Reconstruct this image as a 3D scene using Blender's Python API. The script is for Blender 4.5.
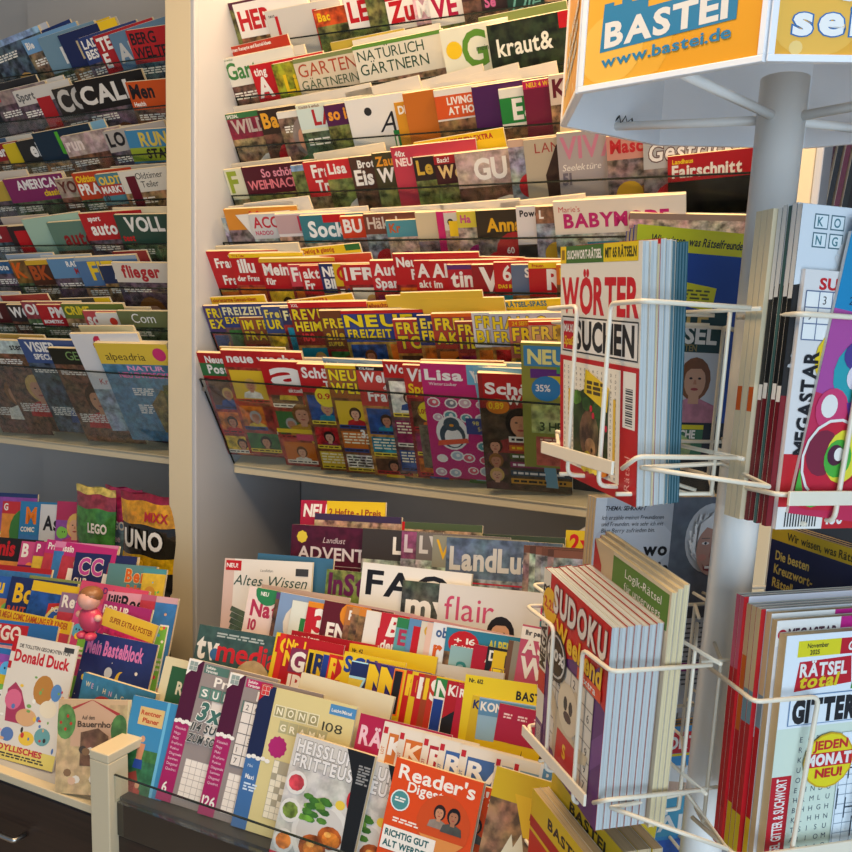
import bpy, math, random
from mathutils import Vector, Matrix

for o in list(bpy.data.objects):
    bpy.data.objects.remove(o)
SC = bpy.context.scene
COL = SC.collection

# ------------------------------------------------------------------ camera, world, lights, exposure
EYE = 1.6
YAW, PIT, ROL = math.radians(25.57), math.radians(10.05), math.radians(2.58)
FW = Vector((-math.sin(YAW)*math.cos(PIT), math.cos(YAW)*math.cos(PIT), -math.sin(PIT)))
_r = Vector((math.cos(YAW), math.sin(YAW), 0)); _u = _r.cross(FW)
RT = _r*math.cos(ROL) + _u*math.sin(ROL)
UP = -_r*math.sin(ROL) + _u*math.cos(ROL)
cam_data = bpy.data.cameras.new('camera')
cam_data.sensor_width = 36; cam_data.lens = 36.0; cam_data.shift_y = 74/852
cam_data.clip_start = 0.02
cam = bpy.data.objects.new('camera', cam_data); COL.objects.link(cam)
m = Matrix((RT, UP, -FW)).transposed().to_4x4(); m.translation = Vector((0, 0, EYE))
cam.matrix_world = m
SC.camera = cam

SC.view_settings.view_transform = 'Standard'
SC.view_settings.look = 'None'
SC.view_settings.gamma = 1
SC.view_settings.use_curve_mapping = False
SC.view_settings.exposure = 0.1

w = bpy.data.worlds.new('daylight'); SC.world = w; w.use_nodes = True
bg = w.node_tree.nodes['Background']
bg.inputs[0].default_value = (0.50, 0.71, 1.0, 1)
bg.inputs[1].default_value = 0.35

def area(name, loc, target, sx, sy, power, color):
    l = bpy.data.lights.new(name, 'AREA'); l.shape = 'RECTANGLE'; l.size = sx; l.size_y = sy
    l.energy = power; l.color = color
    o = bpy.data.objects.new(name, l); COL.objects.link(o); o.location = loc
    o.rotation_euler = (Vector(target)-Vector(loc)).to_track_quat('-Z', 'Y').to_euler()
    return o
area('warm_ceiling_light', (-0.45, 1.6, 2.92), (-0.6, 1.45, 1.2), 1.9, 0.22, 47, (1.0, 0.68, 0.38))
area('warm_front_ceiling_light', (-0.9, 0.55, 2.95), (-1.0, 1.3, 0.8), 1.2, 0.5, 34, (1.0, 0.70, 0.40))
area('window_daylight', (1.5, -1.3, 1.1), (-0.4, 1.5, 1.5), 2.4, 2.1, 66, (0.68, 0.84, 1.0))

# ------------------------------------------------------------------ geometry of the view (pixels of the 852 frame to points)
def ray(x, y):
    return ((x-426)*RT - (y-500)*UP + 852*FW)/852
EYEV = Vector((0, 0, EYE))
def hit(x, y, p0, n):
    d = ray(x, y); s = (p0-EYEV).dot(n)/d.dot(n)
    return EYEV + d*s
def at_y(x, y, Y):
    d = ray(x, y); return EYEV + d*(Y/d.y)

# ------------------------------------------------------------------ materials
def lin(c):
    if isinstance(c, str):
        c = c.lstrip('#'); c = [int(c[i:i+2], 16)/255 for i in (0, 2, 4)]
    return tuple(((v/12.92) if v <= 0.04045 else ((v+0.055)/1.055)**2.4) for v in c[:3])
def mat(name, color, rough=0.5, metal=0.0, noise=0.0, nscale=20.0, bump=0.0, coat=0.0):
    M = bpy.data.materials.new(name); M.use_nodes = True
    nt = M.node_tree; b = nt.nodes['Principled BSDF']
    c = lin(color)
    b.inputs['Base Color'].default_value = (*c, 1)
    b.inputs['Roughness'].default_value = rough; b.inputs['Metallic'].default_value = metal
    if coat: b.inputs['Coat Weight'].default_value = coat
    if noise or bump:
        tc = nt.nodes.new('ShaderNodeTexCoord'); nz = nt.nodes.new('ShaderNodeTexNoise')
        nz.inputs['Scale'].default_value = nscale; nz.inputs['Detail'].default_value = 5
        nt.links.new(tc.outputs['Object'], nz.inputs['Vector'])
        mr = nt.nodes.new('ShaderNodeMapRange')
        mr.inputs[3].default_value = 1-noise; mr.inputs[4].default_value = 1+noise
        nt.links.new(nz.outputs[0], mr.inputs[0])
        mx = nt.nodes.new('ShaderNodeVectorMath'); mx.operation = 'SCALE'
        mx.inputs[0].default_value = c
        nt.links.new(mr.outputs[0], mx.inputs['Scale'])
        nt.links.new(mx.outputs[0], b.inputs['Base Color'])
        if bump:
            bp = nt.nodes.new('ShaderNodeBump'); bp.inputs['Strength'].default_value = bump; bp.inputs['Distance'].default_value = 0.002
            nt.links.new(nz.outputs[0], bp.inputs['Height']); nt.links.new(bp.outputs[0], b.inputs['Normal'])
    return M

def mat_print():
    """printed glossy paper: ink colour per face, alpha < 1 marks photographic areas that get a fine mottle"""
    M = bpy.data.materials.new('printed_paper'); M.use_nodes = True
    nt = M.node_tree; b = nt.nodes['Principled BSDF']
    at = nt.nodes.new('ShaderNodeAttribute'); at.attribute_name = 'Col'
    tc = nt.nodes.new('ShaderNodeTexCoord'); oi = nt.nodes.new('ShaderNodeObjectInfo')
    ad = nt.nodes.new('ShaderNodeVectorMath'); ad.operation = 'ADD'
    sc = nt.nodes.new('ShaderNodeVectorMath'); sc.operation = 'SCALE'
    sc.inputs[0].default_value = (7, 3, 5)
    nt.links.new(oi.outputs['Random'], sc.inputs['Scale'])
    nt.links.new(tc.outputs['Object'], ad.inputs[0]); nt.links.new(sc.outputs[0], ad.inputs[1])
    n1 = nt.nodes.new('ShaderNodeTexNoise'); n1.inputs['Scale'].default_value = 55; n1.inputs['Detail'].default_value = 4
    n2 = nt.nodes.new('ShaderNodeTexNoise'); n2.inputs['Scale'].default_value = 24; n2.inputs['Detail'].default_value = 2
    nt.links.new(ad.outputs[0], n1.inputs['Vector']); nt.links.new(ad.outputs[0], n2.inputs['Vector'])
    m1 = nt.nodes.new('ShaderNodeMapRange'); m1.inputs[1].default_value = 0.35; m1.inputs[2].default_value = 0.65
    m1.inputs[3].default_value = 0.25; m1.inputs[4].default_value = 1.7
    nt.links.new(n1.outputs[0], m1.inputs[0])
    s1 = nt.nodes.new('ShaderNodeVectorMath'); s1.operation = 'SCALE'
    nt.links.new(at.outputs['Color'], s1.inputs[0]); nt.links.new(m1.outputs[0], s1.inputs['Scale'])
    # gentle hue wander
    mx = nt.nodes.new('ShaderNodeMix'); mx.data_type = 'RGBA'; mx.blend_type = 'OVERLAY'
    mx.inputs[0].default_value = 0.45
    nt.links.new(s1.outputs[0], mx.inputs[6]); nt.links.new(n2.outputs[1], mx.inputs[7])
    inv = nt.nodes.new('ShaderNodeMath'); inv.operation = 'SUBTRACT'; inv.inputs[0].default_value = 1
    nt.links.new(at.outputs['Alpha'], inv.inputs[1])
    fin = nt.nodes.new('ShaderNodeMix'); fin.data_type = 'RGBA'
    nt.links.new(inv.outputs[0], fin.inputs[0])
    nt.links.new(at.outputs['Color'], fin.inputs[6]); nt.links.new(mx.outputs[2], fin.inputs[7])
    nt.links.new(fin.outputs[2], b.inputs['Base Color'])
    b.inputs['Roughness'].default_value = 0.36
    b.inputs['Specular IOR Level'].default_value = 0.45
    return M

def mat_pages(name, color, dark=0.72):
    M = bpy.data.materials.new(name); M.use_nodes = True
    nt = M.node_tree; b = nt.nodes['Principled BSDF']
    tc = nt.nodes.new('ShaderNodeTexCoord'); mp = nt.nodes.new('ShaderNodeMapping')
    mp.inputs['Scale'].default_value = (6, 1500, 6)
    nz = nt.nodes.new('ShaderNodeTexNoise'); nz.inputs['Scale'].default_value = 1; nz.inputs['Detail'].default_value = 3
    nt.links.new(tc.outputs['Object'], mp.inputs[0]); nt.links.new(mp.outputs[0], nz.inputs['Vector'])
    cr = nt.nodes.new('ShaderNodeValToRGB')
    c = lin(color)
    cr.color_ramp.elements[0].position = 0.33; cr.color_ramp.elements[0].color = (*[v*dark for v in c], 1)
    cr.color_ramp.elements[1].position = 0.55; cr.color_ramp.elements[1].color = (*c, 1)
    nt.links.new(nz.outputs[0], cr.inputs[0]); nt.links.new(cr.outputs[0], b.inputs['Base Color'])
    b.inputs['Roughness'].default_value = 0.8
    return M

def mat_acrylic(name, tint, gloss=0.10, rough=0.06):
    """clear plastic sheet: see-through with a tint, plus a glossy reflection that grows at grazing angles"""
    M = bpy.data.materials.new(name); M.use_nodes = True
    nt = M.node_tree; nt.nodes.clear()
    out = nt.nodes.new('ShaderNodeOutputMaterial'); mx = nt.nodes.new('ShaderNodeMixShader')
    tr = nt.nodes.new('ShaderNodeBsdfTransparent'); tr.inputs[0].default_value = (*tint, 1)
    gl = nt.nodes.new('ShaderNodeBsdfGlossy'); gl.inputs['Roughness'].default_value = rough
    gl.inputs[0].default_value = (.9, .95, 1, 1)
    fr = nt.nodes.new('ShaderNodeFresnel'); fr.inputs[0].default_value = 1.35
    mu = nt.nodes.new('ShaderNodeMath'); mu.operation = 'MULTIPLY_ADD'; mu.inputs[1].default_value = 0.16; mu.inputs[2].default_value = gloss*0.05
    nt.links.new(fr.outputs[0], mu.inputs[0]); nt.links.new(mu.outputs[0], mx.inputs[0])
    nt.links.new(tr.outputs[0], mx.inputs[1]); nt.links.new(gl.outputs[0], mx.inputs[2])
    nt.links.new(mx.outputs[0], out.inputs[0])
    return M

def mat_wood(name, c1, c2, rough=0.35):
    M = bpy.data.materials.new(name); M.use_nodes = True
    nt = M.node_tree; b = nt.nodes['Principled BSDF']
    tc = nt.nodes.new('ShaderNodeTexCoord'); mp = nt.nodes.new('ShaderNodeMapping'); mp.inputs['Scale'].default_value = (1.2, 14, 40)
    nz = nt.nodes.new('ShaderNodeTexNoise'); nz.inputs['Scale'].default_value = 2.5; nz.inputs['Detail'].default_value = 8
    nt.links.new(tc.outputs['Object'], mp.inputs[0]); nt.links.new(mp.outputs[0], nz.inputs['Vector'])
    cr = nt.nodes.new('ShaderNodeValToRGB')
    cr.color_ramp.elements[0].position = 0.3; cr.color_ramp.elements[0].color = (*lin(c1), 1)
    cr.color_ramp.elements[1].position = 0.7; cr.color_ramp.elements[1].color = (*lin(c2), 1)
    nt.links.new(nz.outputs[0], cr.inputs[0]); nt.links.new(cr.outputs[0], b.inputs['Base Color'])
    b.inputs['Roughness'].default_value = rough
    return M

M_PRINT = mat_print()
M_PAGES = mat_pages('page_edges', '#d9c79c')
M_PAGEW = mat_pages('page_edges_white', '#bfc4c2', 0.62)
M_PAGEB = mat_pages('page_edges_newsprint', '#c2ab85', 0.7)
M_WHITE = mat('white_laminate', '#adafb3', 0.42, noise=0.02, nscale=8)
M_CREAM = mat('cream_laminate', '#cdbf9f', 0.4, noise=0.02, nscale=8)
M_GREY = mat('grey_back_board', '#b4b3b0', 0.6, noise=0.04, nscale=5)
M_WIRE = mat('cream_coated_wire', '#e6dcc6', 0.33, noise=0.03, nscale=60)
M_POST = mat('white_lacquered_post', '#f1efe9', 0.28, noise=0.03, nscale=12)
M_STEEL = mat('brushed_steel', '#b9b7b2', 0.3, metal=1.0, noise=0.05, nscale=40)
M_DARKWOOD = mat_wood('dark_wood_front', '#1d1310', '#33231c')
M_ACR = mat_acrylic('clear_acrylic', (0.93, 0.945, 0.94))
M_ACRC = mat_acrylic('clean_clear_acrylic', (0.95, 0.965, 0.96), gloss=0.25)
M_EDGE = mat('acrylic_edge', '#15211f', 0.2)
M_DARK = mat('dark_shelf_board', '#20242a', 0.5)
M_PLASTW = mat('white_plastic', '#f0f3f6', 0.35, noise=0.02)
M_FLOOR = mat('floor_tile', '#a39c92', 0.45, noise=0.15, nscale=6)
M_CEIL = mat('ceiling_plaster', '#c9c5bd', 0.8, noise=0.03)

# ------------------------------------------------------------------ mesh helpers
def link(o, parent=None):
    COL.objects.link(o)
    if parent: o.parent = parent
    return o
def tag(o, label, cat, group=None, kind=None):
    o['label'] = label; o['category'] = cat
    if group: o['group'] = group
    if kind: o['kind'] = kind
    return o
def empty(name, M, label=None, cat=None, group=None):
    o = bpy.data.objects.new(name, None); o.empty_display_size = 0.05
    COL.objects.link(o); o.matrix_world = M
    if label: tag(o, label, cat, group)
    return o
def structure(o):
    o['kind'] = 'structure'; return o

class MB:
    """collects plain shapes into one mesh"""
    def __init__(s): s.v = []; s.f = []; s.mi = []; s.mats = []
    def _m(s, m):
        if m not in s.mats: s.mats.append(m)
        return s.mats.index(m)
    def box(s, a, b, m, X=None):
        i = len(s.v); k = s._m(m)
        for z in (a[2], b[2]):
            for x, y in ((a[0], a[1]), (b[0], a[1]), (b[0], b[1]), (a[0], b[1])):
                p = Vector((x, y, z)); s.v.append(X @ p if X else p)
        for q in ((3, 2, 1, 0), (4, 5, 6, 7), (0, 1, 5, 4), (1, 2, 6, 5), (2, 3, 7, 6), (3, 0, 4, 7)):
            s.f.append([i+j for j in q]); s.mi.append(k)
    def poly_prism(s, pts, z0, z1, m, X=None):
        i = len(s.v); k = s._m(m); n = len(pts)
        for z in (z0, z1):
            for x, y in pts:
                p = Vector((x, y, z)); s.v.append(X @ p if X else p)
        s.f.append([i+j for j in range(n)][::-1]); s.mi.append(k)
        s.f.append([i+n+j for j in range(n)]); s.mi.append(k)
        for j in range(n):
            s.f.append([i+j, i+(j+1) % n, i+n+(j+1) % n, i+n+j]); s.mi.append(k)
    def tube(s, pts, r, m, seg=8, closed=False, bend=0.0):
        pts = [Vector(p) for p in pts]
        if bend:      # round the corners
            q = [pts[0]]
            for a, b, c in zip(pts, pts[1:], pts[2:]):
                d1 = (a-b); d2 = (c-b); l = min(bend, d1.length*0.45, d2.length*0.45)
                p1 = b+d1.normalized()*l; p2 = b+d2.normalized()*l
                for t in (0, .25, .5, .75, 1):
                    q.append(p1*(1-t)**2 + b*2*t*(1-t) + p2*t*t)
            q.append(pts[-1]); pts = q
        k = s._m(m); i0 = len(s.v); n = len(pts)
        ref = None
        for j, p in enumerate(pts):
            t = (pts[min(j+1, n-1)]-pts[max(j-1, 0)]).normalized()
            if ref is None:
                ref = t.orthogonal().normalized()
            ref = (ref - t*ref.dot(t)).normalized()
            b = t.cross(ref)
            for a in range(seg):
                an = 2*math.pi*a/seg
                s.v.append(p + (ref*math.cos(an)+b*math.sin(an))*r)
        for j in range(n-1):
            for a in range(seg):
                s.f.append([i0+j*seg+a, i0+j*seg+(a+1) % seg, i0+(j+1)*seg+(a+1) % seg, i0+(j+1)*seg+a]); s.mi.append(k)
        s.f.append([i0+a for a in range(seg)][::-1]); s.mi.append(k)
        s.f.append([i0+(n-1)*seg+a for a in range(seg)]); s.mi.append(k)
    def build(s, name, parent=None, bevel=0.0, smooth=False):
        me = bpy.data.meshes.new(name); me.from_pydata([tuple(v) for v in s.v], [], s.f)
        for m in s.mats: me.materials.append(m)
        me.polygons.foreach_set('material_index', s.mi)
        if smooth: me.polygons.foreach_set('use_smooth', [True]*len(me.polygons))
        me.update()
        o = bpy.data.objects.new(name, me); link(o, parent)
        if bevel:
            b = o.modifiers.new('bevel', 'BEVEL'); b.width = bevel; b.segments = 2; b.limit_method = 'ANGLE'
        return o

# ------------------------------------------------------------------ lettering: outlines of the built-in typeface, fetched once
CHARS = "ABCDEFGHIJKLMNOPQRSTUVWXYZabcdefghijklmnopqrstuvwxyz0123456789ÄÖÜäöüß&!?.,:;-+%/'()*€"
GLY = {}
def load_glyphs():
    tmp = []
    for wname, off in (('n', 0.0), ('b', 0.022), ('x', 0.037), ('o', 0.068)):
        for ch in CHARS:
            cu = bpy.data.curves.new('g', 'FONT'); cu.body = ch; cu.size = 1; cu.offset = off
            cu.resolution_u = 3; cu.fill_mode = 'FRONT'
            o = bpy.data.objects.new('g', cu); COL.objects.link(o); tmp.append((wname, ch, o, cu))
    dg = bpy.context.evaluated_depsgraph_get(); dg.update()
    for wname, ch, o, cu in tmp:
        e = o.evaluated_get(dg); me = e.to_mesh()
        vs = [(v.co.x, v.co.y) for v in me.vertices]; fs = [tuple(p.vertices) for p in me.polygons]
        e.to_mesh_clear()
        GLY[(wname, ch)] = (vs, fs)
    for _, _, o, cu in tmp:
        bpy.data.objects.remove(o); bpy.data.curves.remove(cu)
    # widths from the plain weight
    for ch in CHARS:
        vs, _ = GLY[('n', ch)]
        x0 = min(v[0] for v in vs); x1 = max(v[0] for v in vs)
        GLY[ch] = (x0, x1-x0)
load_glyphs()
CAP = max(v[1] for v in GLY[('n', 'H')][0])

class Art:
    """flat printed artwork of one cover, in metres: x right, z up; nested prints are lifted a hair above each other"""
    DZ = 0.00016
    def __init__(s, w, h):
        s.w = w; s.h = h; s.v = []; s.f = []; s.c = []; s.bb = []
    def _lev(s, b):
        l = 0
        for (x0, y0, x1, y1, k) in s.bb:
            if b[0] < x1 and b[2] > x0 and b[1] < y1 and b[3] > y0 and k > l: l = k
        s.bb.append((*b, l+1)); return l+1
    def poly(s, pts, col, a=1.0, lev=None):
        x0 = min(p[0] for p in pts); x1 = max(p[0] for p in pts); y0 = min(p[1] for p in pts); y1 = max(p[1] for p in pts)
        if lev is None: lev = s._lev((x0, y0, x1, y1))
        i = len(s.v); s.v += [(p[0], -lev*s.DZ, p[1]) for p in pts]
        s.f.append(list(range(i, i+len(pts)))); s.c.append((*lin(col), a))
        return lev
    def rect(s, u0, v0, u1, v1, col, a=1.0):
        u0, u1, v0, v1 = max(0, u0), min(1, u1), max(0, v0), min(1, v1)
        if u1 <= u0 or v1 <= v0: return
        w, h = s.w, s.h
        s.poly([(u0*w, v0*h), (u1*w, v0*h), (u1*w, v1*h), (u0*w, v1*h)], col, a)
    def pol(s, uv, col, a=1.0):
        s.poly([(u*s.w, v*s.h) for u, v in uv], col, a)
    def ell(s, u, v, rx, ry, col, a=1.0, n=16, star=0):
        """ellipse, radii as fractions of the width"""
        pts = []
        for k in range(n if not star else star*2):
            t = 2*math.pi*k/(n if not star else star*2); q = 1 if not (star and k % 2) else 0.88
            pts.append((min(max(u*s.w+rx*s.w*math.cos(t)*q, 0), s.w), min(max(v*s.h+ry*s.w*math.sin(t)*q, 0), s.h)))
        s.poly(pts, col, a)
    def text(s, txt, u, v, cap, col, wt='b', fit=None, outline=None, shear=0.0, rot=0.0, vert=False, maxu=None):
        """baseline-left at (u, v); cap = letter height as fraction of cover height; fit = total width (fraction of cover width)"""
        sc = cap*s.h/CAP; x = 0; out = []
        for ch in txt:
            if ch == ' ': x += 0.28; continue
            if ch not in GLY: continue
            gx, gw = GLY[ch]
            out.append((ch, x-gx)); x += gw+(.085 if wt in 'nb' else (.12 if wt == 'x' else .19))+(.07 if outline else 0)
        if not out: return
        W = x-0.085
        sx = sc*(.84 if wt in 'xb' else .95)
        if fit is not None: sx = fit*s.w/W
        elif W*sx > s.w*0.98*(1-u) and not rot: sx = s.w*0.96*(1-u)/W
        ca, sa = math.cos(rot), math.sin(rot); ox, oy = u*s.w, v*s.h
        L = W*sx
        bb = [(0, -.25*sc), (L, -.25*sc), (L, sc), (0, sc)]
        bb = [(ox+p[0]*ca-p[1]*sa, oy+p[0]*sa+p[1]*ca) for p in bb]
        b = (min(p[0] for p in bb), min(p[1] for p in bb), max(p[0] for p in bb), max(p[1] for p in bb))
        def put(wt, col, lev):
            for ch, px in out:
                vs, fs = GLY[(wt, ch)]; i = len(s.v)
                for (a, c) in vs:
                    X = (px+a)*sx + c*sc*shear; Z = c*sc
                    qx = ox+X*ca-Z*sa; qz = oy+X*sa+Z*ca
                    s.v.append((min(max(qx, 0.0003), s.w-0.0003), -lev*s.DZ, min(max(qz, 0.0003), s.h-0.0003)))
                for f in fs: s.f.append([i+k for k in f]); s.c.append((*lin(col), 1.0))
        if outline:
            put('o', outline, s._lev(b))
        put(wt, col, s._lev(b))
    def lines(s, u, v, w, n, col, lh=0.012, gap=0.02, seed=0, words=True):
        """rows of tiny unreadable print"""
        rn = random.Random(seed+int(u*97)+int(v*89))
        for k in range(n):
            y = v-k*gap; x = u
            while x < u+w-0.02:
                l = rn.uniform(0.03, 0.11) if words else w
                s.rect(x, y, min(x+l, u+w), y+lh, col); x += l+0.018
    def bust(s, u, v, r, skin='#c98f70', hair='#3a2417', cloth='#4a5a7a', bgc=None):
        """small portrait: r = head radius as fraction of the width"""
        if bgc: s.rect(u-2*r, v-2.0*r*s.w/s.h, u+2*r, v+2.0*r*s.w/s.h, bgc, .6)
        k = s.w/s.h
        s.ell(u, v+0.05*r*k, r*1.22, r*1.45, hair, .8)
        s.pol([(u-2.0*r, v-2.9*r*k), (u-1.7*r, v-1.7*r*k), (u-.5*r, v-1.25*r*k), (u+.5*r, v-1.25*r*k), (u+1.7*r, v-1.7*r*k), (u+2.0*r, v-2.9*r*k)], cloth, .7)
        s.pol([(u-.4*r, v-1.6*r*k), (u-.4*r, v-.8*r*k), (u+.4*r, v-.8*r*k), (u+.4*r, v-1.6*r*k)], skin)
        s.ell(u, v-.1*r*k, r*.82, r*1.12, skin)
        if r > 0.04:
            for d in (-.33, .33): s.ell(u+d*r, v+.1*r*k, r*.13, r*.08, '#2a1a15', n=8)
            s.ell(u, v-.62*r*k, r*.3, r*.1, '#a2403c', n=8)
            s.pol([(u-.07*r, v+.0*r*k), (u-.14*r, v-.3*r*k), (u+.14*r, v-.3*r*k), (u+.07*r, v+.0*r*k)], '#b57a5c')
            s.pol([(u-.95*r, v+.3*r*k), (u-.6*r, v+1.15*r*k), (u+.55*r, v+1.2*r*k), (u+.9*r, v+.3*r*k), (u+.4*r, v+.75*r*k), (u-.4*r, v+.72*r*k)], hair)
    def plate(s, u, v, r, seed=0):
        rn = random.Random(seed)
        s.ell(u, v, r, r, '#e6e0d4'); s.ell(u, v, r*.8, r*.8, '#cfc7b8')
        for k in range(7):
            t = rn.uniform(0, 6.28); q = rn.uniform(0, .45)*r
            s.ell(u+q*math.cos(t), v+q*math.sin(t)*s.w/s.h, r*rn.uniform(.15, .33), r*rn.uniform(.12, .28), rn.choice(['#b5642c', '#8a3f1d', '#4f7a2a', '#c98a3a', '#a5301f', '#7c9c3c']), .5, n=10)
    def grid(s, u, v, w, nx, ny, line='#333333', fill='#e8e8e4', black=0, seed=0, digits=False):
        rn = random.Random(seed)
        c = w/nx; ch = c*s.w/s.h; t = c*0.07; th = t*s.w/s.h
        s.rect(u, v, u+nx*c, v+ny*ch, fill)
        b = s.bb
        for i in range(nx+1): s.rect(u+i*c-t/2, v, u+i*c+t/2, v+ny*ch, line)
        for j in range(ny+1): s.rect(u, v+j*ch-th/2, u+nx*c, v+j*ch+th/2, line)
        for i in range(nx):
            for j in range(ny):
                if rn.random() < black: s.rect(u+i*c, v+j*ch, u+(i+1)*c, v+(j+1)*ch, line)
                elif digits and rn.random() < .4: s.text(str(rn.randint(1, 9)), u+i*c+c*.3, v+j*ch+ch*.22, ch*.5, '#333333', 'n')
# ------------------------------------------------------------------ magazines
def color_name(c):
    r, g, b = [int(c.lstrip('#')[i:i+2], 16)/255 for i in (0, 2, 4)]
    import colorsys
    h, s, v = colorsys.rgb_to_hsv(r, g, b); h *= 360
    if v < .22: return 'black'
    if s < .12: return 'white' if v > .82 else ('light grey' if v > .6 else ('grey' if v > .38 else 'dark grey'))
    if 15 <= h < 50 and s < .32 and v > .62: return 'cream'
    if 8 <= h < 45 and v < .5: return 'dark brown' if v < .33 else 'brown'
    if 15 <= h < 45 and s < .55: return 'tan'
    if h < 12 or h >= 348: return ('maroon' if v < .5 else 'red') if s > .45 else 'salmon pink'
    if h < 40: return 'orange'
    if h < 68: return 'yellow' if v > .6 else 'olive'
    if h < 165: return ('dark green' if v < .42 else 'green') if s > .3 else 'pale green'
    if h < 200: return 'teal' if v < .6 else 'light blue'
    if h < 255: return ('navy' if v < .4 else 'blue') if s > .35 else 'grey blue'
    if h < 300: return 'purple'
    return ('magenta' if v > .6 else 'plum') if s > .4 else 'pink'
ORD = ['', 'first', 'second', 'third', 'fourth', 'fifth', 'sixth', 'seventh', 'eighth', 'ninth', 'tenth', 'eleventh', 'twelfth',
       'thirteenth', 'fourteenth', 'fifteenth', 'sixteenth', 'seventeenth', 'eighteenth', 'nineteenth', 'twentieth', 'twenty-first', 'twenty-second', 'twenty-third', 'twenty-fourth', 'twenty-fifth', 'twenty-sixth', 'twenty-seventh', 'twenty-eighth', 'twenty-ninth', 'thirtieth']

def magazine(M, w, h, t, art, label, cat='magazine', group=None, name='magazine', pages=None, spine=None, back=None, bend=0.0, artback=None):
    """thing > cover (front, spine, back with all its print), pages (the paper block)"""
    root = empty(name, M, label, cat, group)
    T = 0.0003
    V = []; F = []; C = []
    def bx(a, b, col):
        i = len(V); c = (*lin(col), 1.0)
        for z in (a[2], b[2]):
            for x, y in ((a[0], a[1]), (b[0], a[1]), (b[0], b[1]), (a[0], b[1])): V.append((x, y, z))
        for q in ((3, 2, 1, 0), (4, 5, 6, 7), (0, 1, 5, 4), (1, 2, 6, 5), (2, 3, 7, 6), (3, 0, 4, 7)):
            F.append([i+j for j in q]); C.append(c)
    front = art.base if art else '#dddddd'
    sp = spine or front
    bx((0, 0, 0), (w, T, h), front)
    bx((0, t-T, 0), (w, t, h), back or '#d8d2c4')
    if isinstance(sp, list):      # list of (z0, z1, colour) bands on the spine
        for z0, z1, c in sp: bx((0, T, z0*h), (T, t-T, z1*h), c)
    else: bx((0, T, 0), (T, t-T, h), sp)
    if art:
        i = len(V); V += art.v; F += [[i+k for k in f] for f in art.f]; C += art.c
    if artback:       # artwork on the back cover, seen from behind
        i = len(V); V += [(w-x, t-y, z) for (x, y, z) in artback.v]
        F += [[i+k for k in f] for f in artback.f]; C += artback.c
    if bend:
        V = [(x, y + bend*(z/h)**2, z) for x, y, z in V]
    me = bpy.data.meshes.new('cover'); me.from_pydata(V, [], F)
    me.materials.append(M_PRINT)
    at = me.color_attributes.new('Col', 'FLOAT_COLOR', 'CORNER')
    buf = []
    for f, c in zip(F, C): buf += list(c)*len(f)
    at.data.foreach_set('color', buf)
    o = bpy.data.objects.new('cover', me); link(o, root)
    g = MB(); g.box((T+.0002, T+.00005, .0008), (w-.0009, t-T-.00005, h-.0009), pages or M_PAGES)
    if bend: g.v = [Vector((v.x, v.y+bend*(v.z/h)**2, v.z)) for v in g.v]
    g.build('pages', root)
    return root

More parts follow.
